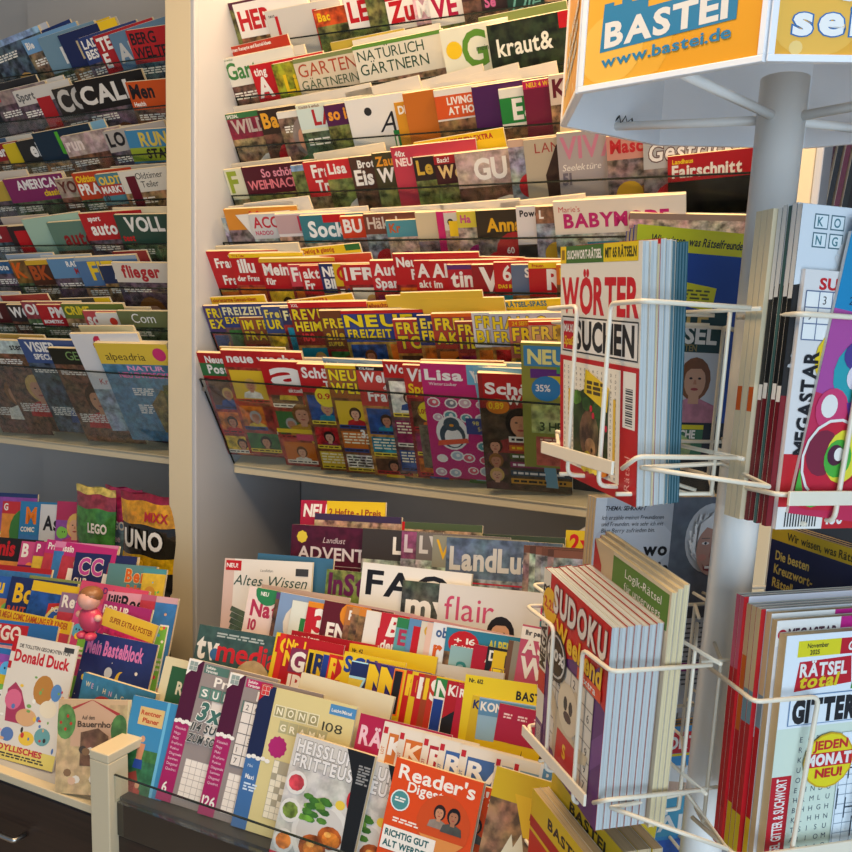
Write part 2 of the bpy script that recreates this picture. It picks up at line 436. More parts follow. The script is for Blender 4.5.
SKIN = ['#c98f70', '#b87c5e', '#d6a283', '#c48a66']; HAIR = ['#3a2417', '#8a5a2a', '#c9a25a', '#241a16', '#6b3f22', '#a8a29a']
def fill_art(a, style, rn, top):
    """the part of a cover under its masthead; top = where the masthead ends (0..1)"""
    P = ['#b32025', '#d9b32a', '#274b86', '#8a1f4c', '#3a6b34', '#c96a1e', '#e4ddca', '#5b3a28', '#1f7f93']
    if style == 'plain': return
    if style == 'photo':
        a.rect(.0, .0, 1, top-.02, rn.choice(['#6b4a38', '#4a5b40', '#7b6650', '#5a4a52', '#8a6a4a', '#45545e']), .0)
        a.bust(rn.uniform(.35, .7), top*.55, .17, rn.choice(SKIN), rn.choice(HAIR), rn.choice(P))
        a.lines(.06, top*.9, .4, 3, '#e8e4d8', seed=rn.random()*99)
        a.lines(.06, top*.35, .6, 5, '#e8e4d8', seed=rn.random()*99)
    elif style == 'food':
        a.rect(0, 0, 1, top-.02, rn.choice(['#7a5a3a', '#5a4030', '#8a7350', '#6a6f3a']), .0)
        a.plate(rn.uniform(.4, .65), top*.55, .33, rn.random())
        a.ell(.8, top*.88, .13, .13, rn.choice(['#b3202a', '#7c8c2a', '#c9a02a']))
        a.lines(.06, top*.3, .6, 4, '#f0ead8', seed=rn.random()*99)
    elif style == 'knit':
        a.rect(0, 0, 1, top-.02, rn.choice(['#b49a8a', '#8a8f96', '#a38a72', '#7a6a6a', '#9aa39a']), .0)
        a.bust(rn.uniform(.4, .65), top*.6, .15, rn.choice(SKIN), rn.choice(HAIR), rn.choice(['#a8606a', '#7a8a9a', '#c8b89a', '#8a3f4c']))
        a.ell(.22, top*.7, .14, .14, rn.choice(['#b3202a', '#a31f6a', '#c9a02a']))
    elif style == 'weekly':
        v = top-.03
        cols = P[:]
        rn.shuffle(cols)
        a.rect(0, 0, 1, v+.01, rn.choice(['#9c3a2c', '#7a4a2c', '#a8843a', '#6a4a4a', '#8a2a2a', '#b07a3a']), .25)
        for k, (u0, v0, u1, v1) in enumerate(((.04, .62, .5, .98), (.54, .55, .96, .98), (.04, .3, .4, .58), (.45, .26, .96, .5), (.04, .03, .5, .26), (.55, .03, .96, .22))):
            c = cols[k % len(cols)]
            u1b = u1-rn.uniform(0, .06)
            a.rect(u0, v0*v, u1b, v1*v, c, rn.choice([.2, .5, 1]))
            if k in (0, 1, 3) or rn.random() < .4:
                a.bust((u0+u1)/2, (v0*.45+v1*.55)*v, .062 if k != 1 else .09, rn.choice(SKIN), rn.choice(HAIR), rn.choice(P))
            else:
                a.lines(u0+.02, v1*v-.03, u1-u0-.04, 4, '#f2e6c0' if sum(lin(c)) < 1.2 else '#3a2418', lh=.014, gap=.028, seed=rn.random()*99)
            a.rect(u0, v0*v, u1b, v0*v+.035, rn.choice(['#e6c838', '#b3202a', '#eee4cc', '#23427c']))
            a.lines(u0+.015, v0*v+.012, u1b-u0-.03, 1, '#2a1a14', seed=rn.random()*99)
        a.ell(rn.uniform(.45, .6), .6*v, .09, .09, '#e8cf30'); 
    elif style == 'puzzle':
        a.grid(.1, .25, .8, 8, 7, seed=rn.random(), black=.15)
        a.ell(.75, .3, .12, .12, '#e8cf30')
    elif style == 'kid':
        c0 = rn.choice(['#c94a86', '#3a78b8', '#d98a3a', '#8a4aa0', '#d8b83a', '#b83a4a', '#e0a0b8'])
        a.rect(0, 0, 1, top-.02, c0, .85)
        for k in range(5):
            a.rect(rn.uniform(0, .6), rn.uniform(0, top*.8), rn.uniform(.6, 1), rn.uniform(.1, top*.95), rn.choice(['#f0d040', '#e84a6a', '#5ab0e0', '#f4f0e8', '#7ac050', '#c04a90']), rn.choice([.4, 1]))
        for k in range(16):
            u, v, r = rn.uniform(.1, .9), rn.uniform(.1, top*.92), rn.uniform(.03, .1)
            a.ell(u, v, r, r, rn.choice(['#f0d040', '#e84a6a', '#5ab0e0', '#f4f0e8', '#7ac050', '#f09040', '#d8a888']), n=12)
            if r > .06: a.ell(u-.02, v+.01, r*.15, r*.15, '#1c1a1c', n=6); a.ell(u+.025, v+.01, r*.15, r*.15, '#1c1a1c', n=6)
        a.lines(.1, top*.5, .7, 3, W_, lh=.02, gap=.04, seed=rn.random()*99)

def make_art(w, h, bg, titles, style='weekly', seed=0, ts=None, extra=None, ty=.03, bgpat=1.0, maxw=.92):
    a = Art(w, h); a.base = bg; rn = random.Random(seed)
    if bgpat < 1: a.rect(0, 0, 1, 1, bg, bgpat)
    y = 1-ty
    H = .28/h      # letter sizes are given for a 28 cm cover
    if ts:
        col, txt, tcol, th = (list(ts)+[.05])[:4]
        th *= H
        a.rect(0, 1-th, 1, 1, col); y = 1-th-.015
        if txt: a.text(txt, .04, 1-th*.8, th*.55, tcol, 'b')
    for T in titles:
        txt, col, cap = T[0], T[1], T[2]*H
        o = T[3] if len(T) > 3 else {}
        cap *= 1.25
        u = o.get('u', .04)
        if 'box' in o: a.rect(o.get('bu', 0), y-cap-.03*H, o.get('bw', 1), y+.02*H, o['box'])
        a.text(txt, u, y-cap, cap, col, o.get('wt', 'x'), fit=o.get('fit'), outline=o.get('ol'), shear=o.get('sh', 0))
        y -= cap*1.22 + .008
    if style: fill_art(a, style, rn, y)
    if extra: extra(a)
    return a

XP = -1.554
class Row:
    """a pocket or tier: plane through p0, leaning forward by lean (backward if negative)"""
    def __init__(s, Y, z, lean, floor, desc, slope=0.0, yaw=10, style='weekly', group=None, cat='magazine', X0=XP):
        s.p0 = Vector((X0, Y, EYE+z)); L = math.radians(lean)
        s.U = Vector((0, -math.sin(L), math.cos(L))); s.N = Vector((0, -math.cos(L), -math.sin(L)))
        s.floor = floor; s.desc = desc; s.slope = slope; s.yaw = yaw; s.style = style; s.group = group; s.cat = cat
        s.items = []
    def add(s, x, y, bg, titles, style=None, feat='', back=0.0, w=.21, h=None, t=None, slope=None, yaw=None, ts=None, extra=None, maxt=.011, **k):
        s.items.append(dict(x=x, y=y, bg=bg, titles=titles, style=s.style if style is None else style, feat=feat, back=back, w=w, h=h, t=t,
                            slope=s.slope if slope is None else slope, yaw=s.yaw if yaw is None else yaw, ts=ts, extra=extra, maxt=maxt, k=k))
    def build(s, seed):
        fr = sorted([i for i in s.items if not i['back']], key=lambda i: i['x'])
        bk = sorted([i for i in s.items if i['back']], key=lambda i: i['x'])
        for lst, isb in ((fr, 0), (bk, 1)):
            for n, it in enumerate(lst):
                a = math.radians(it['yaw'] if not isb else 0)
                X = Vector((1, 0, 0)); d0 = .003 + (it['back'] if isb else 0) + it['k'].get('push', 0)
                E1 = X*math.cos(a) - s.N*math.sin(a); D = s.U.cross(E1)
                pp = s.p0 - s.N*d0
                P = hit(it['x'], it['y'], pp, s.N)
                Q = hit(it['x']+40, it['y']+40*it['slope'], P, D)
                rl = math.atan2((Q-P).dot(s.U), (Q-P).dot(E1)); rl = max(-.2, min(.2, rl))
                E = E1*math.cos(rl)+s.U*math.sin(rl); U2 = s.U*math.cos(rl)-E1*math.sin(rl)
                w = it['w']
                sTL = (P-s.p0).dot(s.U)
                h = it['h']
                if h is None:
                    h = (sTL - s.floor)/math.cos(rl) - (w*math.sin(-rl) if rl < 0 else 0)
                    h = max(.12, min(.33, h))
                if n+1 < len(lst):
                    P2 = hit(lst[n+1]['x'], lst[n+1]['y'], pp, s.N); gap = (P2-P).x
                else: gap = .06
                t = it['t'] or max(.003, min(it['maxt'], gap*math.sin(a)*.93 if not isb else .006))
                M = Matrix((E, D, U2)).transposed().to_4x4(); M.translation = P - U2*h
                tc = ''
                if it['titles'] and not it['feat']: tc = 'with ' + color_name(it['titles'][0][1]) + ' lettering'
                nm = color_name(it['bg'])
                where = ('%s from left in %s' % (ORD[n+1], s.desc)) if not isb else ('%s from left behind %s' % (ORD[n+1], s.desc))
                feat = it['feat']
                if feat.startswith('and '): feat = 'with ' + feat[4:]
                lab = ' '.join(('%s %s %s%s, %s' % (nm, s.cat, tc, feat, where)).split()).replace(' ,', ',')
                art = make_art(w, h, it['bg'], it['titles'], it['style'], seed*100+n+50*isb, it['ts'], it['extra'], **{q: v for q, v in it['k'].items() if q != 'push'})
                magazine(M, w, h, t, art, lab, s.cat, s.group, back=None)
R_, M_, Y_, W_, K_, NV, OR, MG, CR, GR, TL_, BR = '#b8141c', '#5c1020', '#e3bd1c', '#e6e2da', '#17161a', '#1d2a5c', '#cc5a14', '#b8195e', '#dccfb0', '#2c6b34', '#2a6f80', '#4a2c1c'
DW, PK, LB, GY = '#e8e4dc', '#d98aa4', '#6aa4c4', '#8a8c90'
L31 = 31
RZ = [(.775, 1.965), (.64, 1.95), (.515, 1.95), (.387, 1.935), (.26, 1.90), (.137, 1.885), (.02, 1.85), (-.104, 1.805)]
RNAME = ['top row', 'second row', 'third row', 'fourth row', 'fifth row', 'sixth row', 'seventh row', 'lowest row']
SLR = [-.20, -.20, -.15, -.11, -.05, -.02, -.02, .035]
SLL = [-.33, -.24, -.19, -.12, -.07, -.05, .0, .03]
def rr(k, side):
    z, Y = RZ[k]; st = ['food', 'photo', 'food', 'food', 'knit', 'weekly', 'weekly', 'weekly'][k] if side == 'right' else 'photo'
    return Row(Y, z, L31, -.235 if k < 7 else -.290, "%s rack's %s" % (side, RNAME[k]), (SLR if side == 'right' else SLL)[k], 9.5, st,
               'magazines in the %s of the %s rack' % (RNAME[k], side), X0=XP if side == 'right' else -1.65)
RR = [rr(k, 'right') for k in range(8)]; RL = [rr(k, 'left') for k in range(8)]
T = lambda s, c, h=.07, **o: (s, c, h, o)
a = RR[0].add
a(220, 5, '#4a1430', []); a(232, 5, W_, [T('HER', R_, .12)], ty=.06); a(264, 12, '#c8c4bc', [T('text', '#5a5a5a', .02)], 'plain', extra=lambda a: [a.rect(.12, .5, .16, .95, R_), a.rect(.62, .5, .68, .95, R_)])
a(313, 11, '#b8481a', [T('Bac', Y_, .05)], bgpat=.3); a(343, 0, W_, [T('LE', R_, .12)]); a(363, -8, '#8a8468', [], bgpat=.3)
a(384, -2, W_, [T('Zu', R_, .12)], ts=(R_, '', W_, .03)); a(412, -2, '#c9a0a8', [T('M', W_, .1)], bgpat=.5); a(427, -4, W_, [T('VE', '#a8143c', .12)])
a(461, -4, '#3a2320', [], bgpat=.3); a(480, -6, '#2a1a1a', [T('Se', '#b85a8a', .06)]); a(506, -8, '#12332a', [T('Die', '#5f9a90', .1, wt='n', sh=.3)], 'plain'); a(543, -12, '#2a4a8a', [], bgpat=.5)
a = RR[1].add
a(219.6, 60, '#d9d6c8', [T('Gartn', '#3a7a3a', .11, wt='b')], feat='and a garden photo', ts=('#d9d6c8', 'Gartenideen', '#5a7a5a', .03))
a(249, 66, R_, [T('ting', W_, .05), T('A', W_, .13)]); a(271, 65, '#8a8a20', [T('Lie', Y_, .12, u=.12)], 'plain', bgpat=.1, ty=.1)
a(292, 60, '#cdbfa4', [T('GARTEN', '#a8482a', .085, wt='n'), T('GÄRTNERIN', '#4a5a3a', .06, wt='n')], ts=('#7a8450', '', W_, .035))
a(351.5, 47, '#d6d0bc', [T('NATÜRLICH', '#2c4a34', .065, wt='n'), T('GÄRTNERN', '#2c4a34', .07, wt='n')], ts=('#5c8a34', '', W_, .03), w=.23)
a(439, 31, '#dcdcc6', [T('G', '#5a8a2a', .21, u=.3, wt='b')], extra=lambda a: [a.ell(.17, .86, .12, .12, Y_), a.text('mein', .5, .83, .035, '#2c2c2c', 'n')], style='plain', ty=.04, w=.16)
a(486, 26, '#26301c', [T('kraut&', '#e8e6d6', .1, wt='b', u=.08)], bgpat=.1, style='plain', ty=.1, w=.23, feat='and leafy picture', extra=lambda a: [a.rect(.7, .9, 1, 1, R_)])
a(223, 49, '#b8341c', [T('16 Seiten: Rezepte und Bastel-Ideen', W_, .022)], 'plain', back=.046, slope=-.235, ty=.015, feat='and a red top strip')
a(238, 57, '#d8d0be', [], 'plain', back=.038, slope=-.19); a(330, 43, '#b8a23a', [], 'plain', back=.046, slope=-.2)
a(352, 41, '#e0dac8', [], 'plain', back=.04, slope=-.2, w=.24); a(478, 18, '#7a8a4a', [T('LE', '#3a6a2a', .05)], 'plain', back=.046, slope=-.2)
a = RR[2].add
a(223, 115, '#7a1a34', [T('WILD', '#b3a49a', .09, u=.08)], ts=('#2f6a3a', 'SPEZIAL', W_, .05), bgpat=.4, feat='and green strip')
a(256.5, 111, '#33241a', [T('Bac', '#d99a2a', .1)], extra=lambda a: a.ell(.35, .6, .22, .22, '#a5141c'))
a(276, 113, '#ddd8cc', [], 'photo', feat='and portrait of a smiling man', extra=lambda a: a.bust(.35, .78, .17, '#c98f70', '#8a7a70', '#3a6a3a'))
a(295, 106, '#d4d8c0', [T('LAN', '#a8242a', .1, box='#c8d8d0', u=.2)], 'photo', ts=('#d4d8c0', 'Köstlich & einfach', '#7a4a3a', .04))
a(323, 106, '#4a1a44', [T('so is', '#e0942a', .075)], 'food', feat='and orange bowl')
a(344, 101, '#dcdad4', [T('Al', '#1c1c20', .13, wt='n', u=.35, sh=.4)], 'plain', ty=.12, w=.22, extra=lambda a: [a.rect(.5, .58, 1, .74, '#1f7a3a'), a.text('LE', .52, .6, .1, W_, 'b'), a.rect(.5, .45, 1, .56, '#6a1a3a'), a.ell(.25, .9, .045, .045, '#2a2a2a')])
a(393.5, 103, '#c98a1c', [T('DIE', W_, .05)], 'plain'); a(402, 94, '#b8661c', [T('REZ', '#e0c8a8', .12, wt='b', u=.5)], 'plain', ty=.13, w=.23)
a(433, 91, '#d8d4cc', [T('LIVING', W_, .045, box='#c8501c', u=.14), T('AT HOME', W_, .045, box='#c8501c', u=.14)], 'food', ty=.06)
a(471, 87.5, '#43184e', [], 'plain', w=.22); a(498, 90, '#d9d8cc', [T('E&', W_, .12, box='#1f7a34', u=.14, bw=.7)], 'food', ty=.08)
a(522, 82, '#6a1232', [T('Ze', W_, .15, u=.35)], 'plain', ts=('#b0144a', 'NEU: 4 Wochen', Y_, .06), feat='and crimson top strip'); a(548, 76, '#c8b8a8', [T('Ko', M_, .1)], 'food')
for x, y, sl in ((228, 108, -.15), (262, 103, -.19), (300, 97, -.2), (345, 93, -.24), (404, 86, -.28), (436, 84, -.26), (470, 80, -.22)):
    a(x, y, '#d9d2c4', [], 'plain', back=.04+.0015*(x % 5), slope=sl, feat='showing its pale page edges')
a = RR[3].add
a(223, 170, '#cfcdb0', [T('F', '#8a9a2a', .15)], 'food'); a(240.5, 168, '#4a1220', [T('So schön', '#d88a9a', .06, u=.25, wt='b'), T('WEIHNACHT', '#d8747e', .065, wt='b')], 'food', w=.22)
a(290, 166, '#7a9ab4', [], 'food', bgpat=.4); a(302, 163, '#b8282a', [T('Fra', W_, .085, u=.1), T('Tren', W_, .075, u=.12)]); a(323, 161, '#c0282c', [T('Lisa', W_, .07)], 'food')
a(348, 158, '#4a3024', [T('Brot', W_, .05, u=.1), T('Eis', W_, .1)], 'food'); a(371, 154, '#3f3a22', [T('Zau', '#d8902a', .06), T('Wei', W_, .09)], 'food')
a(390, 148, '#b83848', [T('40x', W_, .035), T('NEU', '#f0d8d0', .05)], 'plain', extra=lambda a: a.text('genießen', .35, .38, .055, W_, 'b', rot=math.pi/2))
a(412, 158, '#2c211e', [T('Le', '#c9a43a', .09)], 'food', extra=lambda a: a.ell(.42, .9, .16, .16, '#c8952a')); a(433, 156.5, '#3a1418', [T('We', '#d8b878', .08)], 'food', ts=('#9a1c22', 'Back!', W_, .07))
a(454, 154, '#b29a90', [T('GU', W_, .13, u=.2)], 'food', w=.22, ty=.06, bgpat=.5, feat='and noodle picture'); a(507, 140.5, '#c4a48c', [], 'knit'); a(523, 140.5, '#b0a48e', [T('LAND', '#9a3a30', .06, u=.12, wt='n')], 'plain', extra=lambda a: a.pol([(.28, 0), (.22, .75), (.36, .95), (.62, .95), (.8, .5), (.9, 0)], '#33201a', .6), w=.2)
a(556, 134, '#a39c9c', [T('VIVA', '#c07a92', .13, wt='b'), T('Seelektüre', W_, .04, wt='n', sh=.2), T('51', '#6a6470', .07)], 'plain', w=.2); a(606, 137, '#c0887a', [T('Masche', '#b8242a', .075)], 'knit')
a(643, 141, '#a9aaa8', [T('Gestricktes', '#e8e6e0', .1, wt='b', sh=.1, ol='#5a3a34')], 'knit', w=.27); a(667.5, 157, '#a8141c', [T('Landhaus', Y_, .025), T('Fairschnitt', '#e8e0d0', .07)], 'plain', w=.24, feat='and dark leafy picture', extra=lambda a: a.rect(0, 0, 1, .8, '#18160f', .0))
a(413, 143, Y_, [T('GROSSES PLÄTZCHEN-EXTRA', '#a81c22', .032)], 'plain', back=.045, slope=-.17, w=.235, ty=.02, feat='and yellow top banner')
a(313, 154, '#d9cfb6', [], 'plain', back=.04, slope=-.16); a(226, 165, '#cfc6b2', [], 'plain', back=.04, slope=-.12); a(560, 127, '#d8c8a0', [], 'plain', back=.04, slope=.03)
a = RR[4].add
a(221, 218, '#8494a4', [], 'knit', bgpat=.5); a(223, 209.6, '#c8822a', [T('M', R_, .09, u=.35)], 'knit', extra=lambda a: a.pol([(.15, .95), (.9, .97), (.9, .6), (.55, .5)], '#dedad2')); a(248, 214.5, '#c4c2bf', [T('ACC', '#b82a3a', .08, wt='b'), T('NADOO', '#b8526a', .03)], 'knit')
a(274, 214.5, '#d8d0cc', [T('Be', '#b8284a', .1, u=.3, box='#b89a9a')], 'knit'); a(298.5, 216, '#35727c', [T('Socken', '#e8e8e4', .11, u=.1)], 'knit', ty=.06, extra=lambda a: a.rect(.3, .93, .6, 1, R_)); a(339, 217, '#c4391c', [T('BU', W_, .09)], 'knit')
a(362.5, 214.5, '#6a3a2c', [T('Häkeln', '#c8b8a8', .08, wt='b')], 'knit'); a(385, 221, '#4a8a94', [T('Kr', '#b0552a', .06)], 'knit'); a(414.5, 213, '#c9b894', [T('N', '#2c6b3c', .09, u=.35)], 'knit', ty=.08); a(435.5, 212, '#c01f62', [], 'plain')
a(443, 213, '#c9c2b4', [T('o', K_, .06)], 'knit', extra=lambda a: a.rect(.05, .8, .6, .93, Y_)); a(456, 212, '#c9b83a', [T('Ha', '#b8487a', .05)], 'knit'); a(475, 211, '#33291c', [T('Anna', '#d9a41c', .085, u=.12)], 'knit', ty=.07, extra=lambda a: [a.ell(.42, .66, .22, .22, '#a5222a'), a.text('60', .32, .64, .05, W_, 'b')])
a(515.5, 207, '#d4cfcc', [T('Power', K_, .04)], 'plain', extra=lambda a: [a.pol([(.5, .75), (.75, .98), (.8, .98), (.8, .8)], '#b8141c'), a.rect(0, 0, 1, .7, '#2c2a2a', .3)]); a(535, 207, '#8a6248', [T('L', W_, .05)], 'knit', bgpat=.3)
a(552.5, 202, '#dcd2c2', [T("Marie's", '#c04a4a', .035, wt='n'), T('BABYMODE', '#b81f6a', .085, fit=.8, u=.08)], 'knit', w=.28, ty=.04, yaw=4, slope=-.06, extra=lambda a: [a.rect(.25, .5, .5, .7, '#2a7a94'), a.text('ER', .3, .52, .09, K_, 'x')])
a(630, 213, '#8a7466', [], 'knit', w=.24, slope=.02)
for x, y, sl, w_ in ((228, 207, -.1, .21), (243, 204, -.12, .21), (300, 211, -.07, .2), (370, 209, -.06, .2), (440, 205, -.08, .2), (500, 203, -.11, .2), (556, 199, -.05, .28)):
    a(x, y, '#d9d2c4', [], 'plain', back=.038+.002*(x % 5), slope=sl, feat='showing its cream page edges', w=w_)
a = RR[5].add
RD = '#b01820'
a(205, 251.5, RD, [T('von', W_, .02, u=.3), T('Frau', W_, .07, u=.1), T('zu', W_, .03, u=.4), T('Frau', W_, .07, u=.15)]); a(228, 254, RD, [T('illu', W_, .1, u=.1), T('der Frau', W_, .04)], ts=(Y_, 'TV & Teller', R_, .04)); a(258, 259, RD, [T('Mein', W_, .085), T('für', W_, .05)], ts=('#c9a02a', '', R_, .035))
a(287, 265, '#c03a4a', [T('Fr', W_, .1)]); a(298.5, 266, RD, [T('akt', W_, .07), T('Fr', W_, .07)]); a(318, 264, NV, [T('NEU', W_, .07), T('BIL', W_, .07)]); a(332, 264, '#c8a41c', [T('C', R_, .1)]); a(340, 265, RD, [T('F', W_, .09)])
a(345, 265, RD, [T('FRAU', W_, .085, fit=.78, u=.06)], feat='framed by a thin white line'); a(369, 261, '#b8202a', [T('Auto', W_, .08), T('Spar', W_, .07)], extra=lambda a: a.pol([(.3, .95), (.8, .97), (.5, .82)], '#1f8a7a'))
a(392, 254, RD, [T('Neue', W_, .065), T('Frau', W_, .07, u=.2)]); a(413, 261, RD, [T('Alle', W_, .09), T('akt', W_, .05)]); a(428, 261, RD, [T('Alles', W_, .09), T('im', W_, .05)]); a(446.5, 265, '#a8162a', [T('tina', W_, .11)], ts=('#5a2a6a', '', W_, .04)); a(471, 265, '#8a1420', [T('V.', W_, .16, u=.1)])
a(493, 262.6, RD, [T('60', W_, .1, wt='b', u=.1), T('DAS BESTE', Y_, .025)]); a(510.6, 265, '#5a6a84', [T('SCH', W_, .06, u=.15), T('So', W_, .07, u=.2)]); a(528, 262.6, RD, [T('RI', W_, .13, u=.2)], ts=(Y_, 'Frauen', R_, .05)); a(556, 265, '#c8641c', [T('Plus', Y_, .07)])
a(279, 251, Y_, [T('Deftig & günstig', '#a8341c', .03, u=.3)], 'plain', back=.045, slope=-.1, w=.245, ty=.012, feat='and yellow top banner', extra=lambda a: [a.rect(0, .85, .12, 1, R_), a.rect(.82, .95, 1, 1, '#2c6b34')])
for x, y, sl in ((206, 247, -.05), (232, 246, -.05), (300, 257, -.06), (392, 254, .0), (440, 256, .02), (500, 258, .02)):
    a(x, y, '#c8402a' if x > 290 else '#d8ccb0', [], 'plain', back=.038+.0015*(x % 4), slope=sl)
a = RR[6].add
YT = dict(wt='x', ol='#1d2350')
a(202, 306, '#4a3a6a', [T('FREI', '#e0c81c', .07, **YT), T('EXP', '#e0c81c', .07, **YT)]); a(218, 304.5, '#2a3a74', [T('FREIZEIT', '#d8d4a8', .06, wt='x', ol='#141c48'), T('EXPRES', '#e0c81c', .05, **YT)]); a(238, 318, '#8a4a2c', [T('IM FR', '#e0c81c', .07, **YT), T('FRAU', '#c8b01c', .07, **YT)])
a(260, 307, '#3a4a7a', [T('Frei', '#e0d060', .06, **YT), T('UR', '#e0c81c', .07, **YT)]); a(279, 308, '#2a2f58', [T('Fr', '#e8e0a0', .07, **YT)]); a(287, 303, '#7a2420', [T('REVUE', '#e4cc1c', .075, **YT), T('HEIM', '#e4cc1c', .07, **YT), T('100', '#d83a3a', .06, u=.1)], ts=(R_, 'XXL', W_, .05))
a(318, 311, '#6a3a20', [T('49', Y_, .025, u=.3), T('FREI', '#e0c81c', .07, **YT), T('alles', '#d8b01c', .07, **YT), T('SUPER', '#d8b01c', .03, **YT)]); a(340, 311, '#2b3f86', [T('NEUE', '#e8d21c', .085, fit=.85, **YT), T('FREIZEIT', '#e0c81c', .06, **YT)], ts=(R_, '', W_, .03))
a(392, 320, '#a82a2a', [T('FREI', '#e0c81c', .08, **YT), T('TOP', '#e0c81c', .09, **YT)]); a(416, 315.6, '#27306a', [T('Erl', '#e4d040', .07, **YT), T('FRAU', '#e0c81c', .07, **YT)]); a(430.5, 314, '#a0342a', [T('FREI', '#e0c81c', .08, **YT), T('AKT', '#e0c81c', .08, **YT)], ts=(OR, '', W_, .03))
a(454, 322, '#8a2a2a', [T('FREI', '#e0c81c', .07, **YT), T('HEUTE', '#e0c81c', .08, **YT)]); a(471, 313, '#c8ccd4', [T('FREU', '#e0c81c', .08, **YT), T('BILD', '#e0c81c', .08, **YT)]); a(488.5, 314, '#a8acc0', [T('HALLO', '#e0c81c', .08, **YT), T('FREI', '#e0c81c', .07, **YT)])
a(508, 320, '#b86a5a', [T('FREIZ', '#e4c81c', .085, **YT), T('EXT', '#e0c81c', .07, **YT)], ts=('#c8501c', '24 SEITEN', Y_, .06)); a(528, 322, '#c89a7a', [T('FREIZEIT', '#e4c84c', .085, **YT)], ts=(R_, '', W_, .03)); a(556, 322, '#c8a02a', [])
a(200, 298, Y_, [T('Kalorienarme Genuss-Ideen', '#a8481c', .03, u=.15)], 'plain', back=.045, slope=-.045, w=.215, ty=.012, feat='and yellow top banner', extra=lambda a: a.rect(0, .94, .11, 1, '#7a8a2a'))
a(287, 301, '#e0b020', [T('RÄTSEL-EXTRA', R_, .03, u=.15)], 'plain', back=.046, slope=-.12, ty=.012, w=.2, feat='and yellow top banner'); a(345, 303, '#dca21c', [T('Unser Weihnachts-Menü', '#9a2418', .032)], 'plain', back=.039, slope=-.05, w=.25, ty=.016, feat='and golden banner')
a(469, 303, Y_, [T('32 SEITEN RÄTSEL-SPASS', '#1f6a84', .033, u=.1)], 'plain', back=.045, slope=-.05, w=.22, ty=.012, feat='and yellow top banner')
for x, y, sl in ((385, 296, -.04), (400, 293, -.03), (420, 299, -.02), (240, 308, .02)):
    a(x, y, '#d8b43a', [], 'plain', back=.034+.002*(x % 3), slope=sl)
a = RR[7].add
a(196, 352.6, '#a8181f', [T('Neue', W_, .055, u=.1), T('Post', W_, .07, u=.1, box='#2c6b3c')]); a(219.6, 350, '#b01a20', [T('neue woche', W_, .07, fit=.86, u=.06)], feat='and couple portrait', w=.225)
def big_a(a):
    a.rect(0, .7, .8, 1, '#b0141c'); a.text('a', .12, .8, .215, W_, 'b', fit=.46); a.text('aktuell', .3, .73, .035, W_, 'b')
    a.bust(.4, .52, .11, '#c99070', '#7a4a22', '#b8841c'); a.bust(.66, .47, .1, '#d6a283', '#3a2417', '#a83a2a'); a.rect(0, .34, 1, .38, Y_); a.rect(.25, .27, .6, .33, '#c83a5a')
a(259, 361, '#a8182a', [], extra=big_a, style='weekly', feat='and one huge white letter')
def price(u, v, s, txt='0.99'):
    return lambda a: [a.ell(u, v, s, s, '#e6d02a'), a.text(txt, u-s*.75, v-.02, .05, '#b8141c', 'b', fit=s*1.5)]
a(296, 364, '#b01c22', [T('Schöne', W_, .08, u=.05), T('Tage', W_, .06, u=.3)], extra=price(.3, .72, .15), feat='and yellow price disc'); a(324, 365, '#9a5a2a', [T('NEUE', '#e8d01c', .08, ol='#2a2350'), T('WELT', '#e8d01c', .08, ol='#2a2350')], ts=(Y_, '', R_, .03), extra=lambda a: a.text('3. B', .3, .36, .07, '#f0e8d8', 'x'))
a(355, 366, '#b83a34', [T('Welt', W_, .075, u=.05), T('der', W_, .035, u=.3), T('Frau', W_, .08, u=.1)], ts=(K_, 'XXL-Rätsel', W_, .04)); a(382, 361, '#b0181e', [T('Woche', W_, .06)], w=.2)
a(402, 365, '#b02a2c', [T('Viel', W_, .09, sh=.1), T('Spaß', Y_, .07)], extra=lambda a: [a.ell(.25, .62, .14, .14, '#e6d02a'), a.text('1,09', .12, .6, .04, '#a8141c', 'b'), a.rect(.1, .1, .9, .5, '#6a5a4a', .3), a.bust(.5, .38, .14, '#c48a66', '#3a3a3a', '#3a3a44')])
def stickers(a):
    rn = random.Random(4)
    a.rect(.54, .84, 1, 1, '#6aa8c4'); a.text('Wir', .58, .875, .075, W_, 'b', fit=.34); a.text('Lisa', .05, .87, .08, W_, 'x', fit=.44); a.text('Winterzauber', .08, .825, .025, W_, 'n')
    for i in range(6):
        for j in range(5):
            u = .12+j*.19+rn.uniform(-.03, .03); v = .07+i*.125+rn.uniform(-.02, .02)
            if 2 <= i <= 3 and j < 3: continue
            r = rn.uniform(.055, .08)
            a.ell(u, v, r*1.15, r, W_, n=10); a.ell(u, v, r*.9, r*.75, rn.choice(['#5a9a9a', '#c8a8b0', '#a8b8c0', '#7a7a84', '#d85a6a', '#e8dcc8']), n=9); a.ell(u+.01, v+.005, r*.35, r*.35, W_, n=7)
    a.ell(.3, .42, .2, .25, W_, n=18); a.ell(.3, .4, .16, .19, '#3a4a54', n=16); a.ell(.31, .38, .11, .14, '#e4e0d8', n=16); a.ell(.3, .5, .1, .1, '#3a4a54', n=12); a.ell(.3, .49, .03, .02, '#d8902a', n=8)
    a.pol([(.1, .3), (.5, .34), (.48, .38), (.12, .35)], '#d8583a')
    a.rect(.48, .42, 1, .56, '#33407a'); a.text('98 tolle', .56, .5, .035, '#e8d860', 'n'); a.text('Sticker', .62, .45, .035, '#e8d860', 'n')
a(419.5, 363, '#b8246a', [], 'plain', extra=stickers, w=.2, feat='covered in winter stickers')
a(450, 366, '#7ab0c4', [T('Wir', W_, .09, wt='b')], 'plain', back=.02, w=.22, feat='showing only above its neighbours', slope=.04)
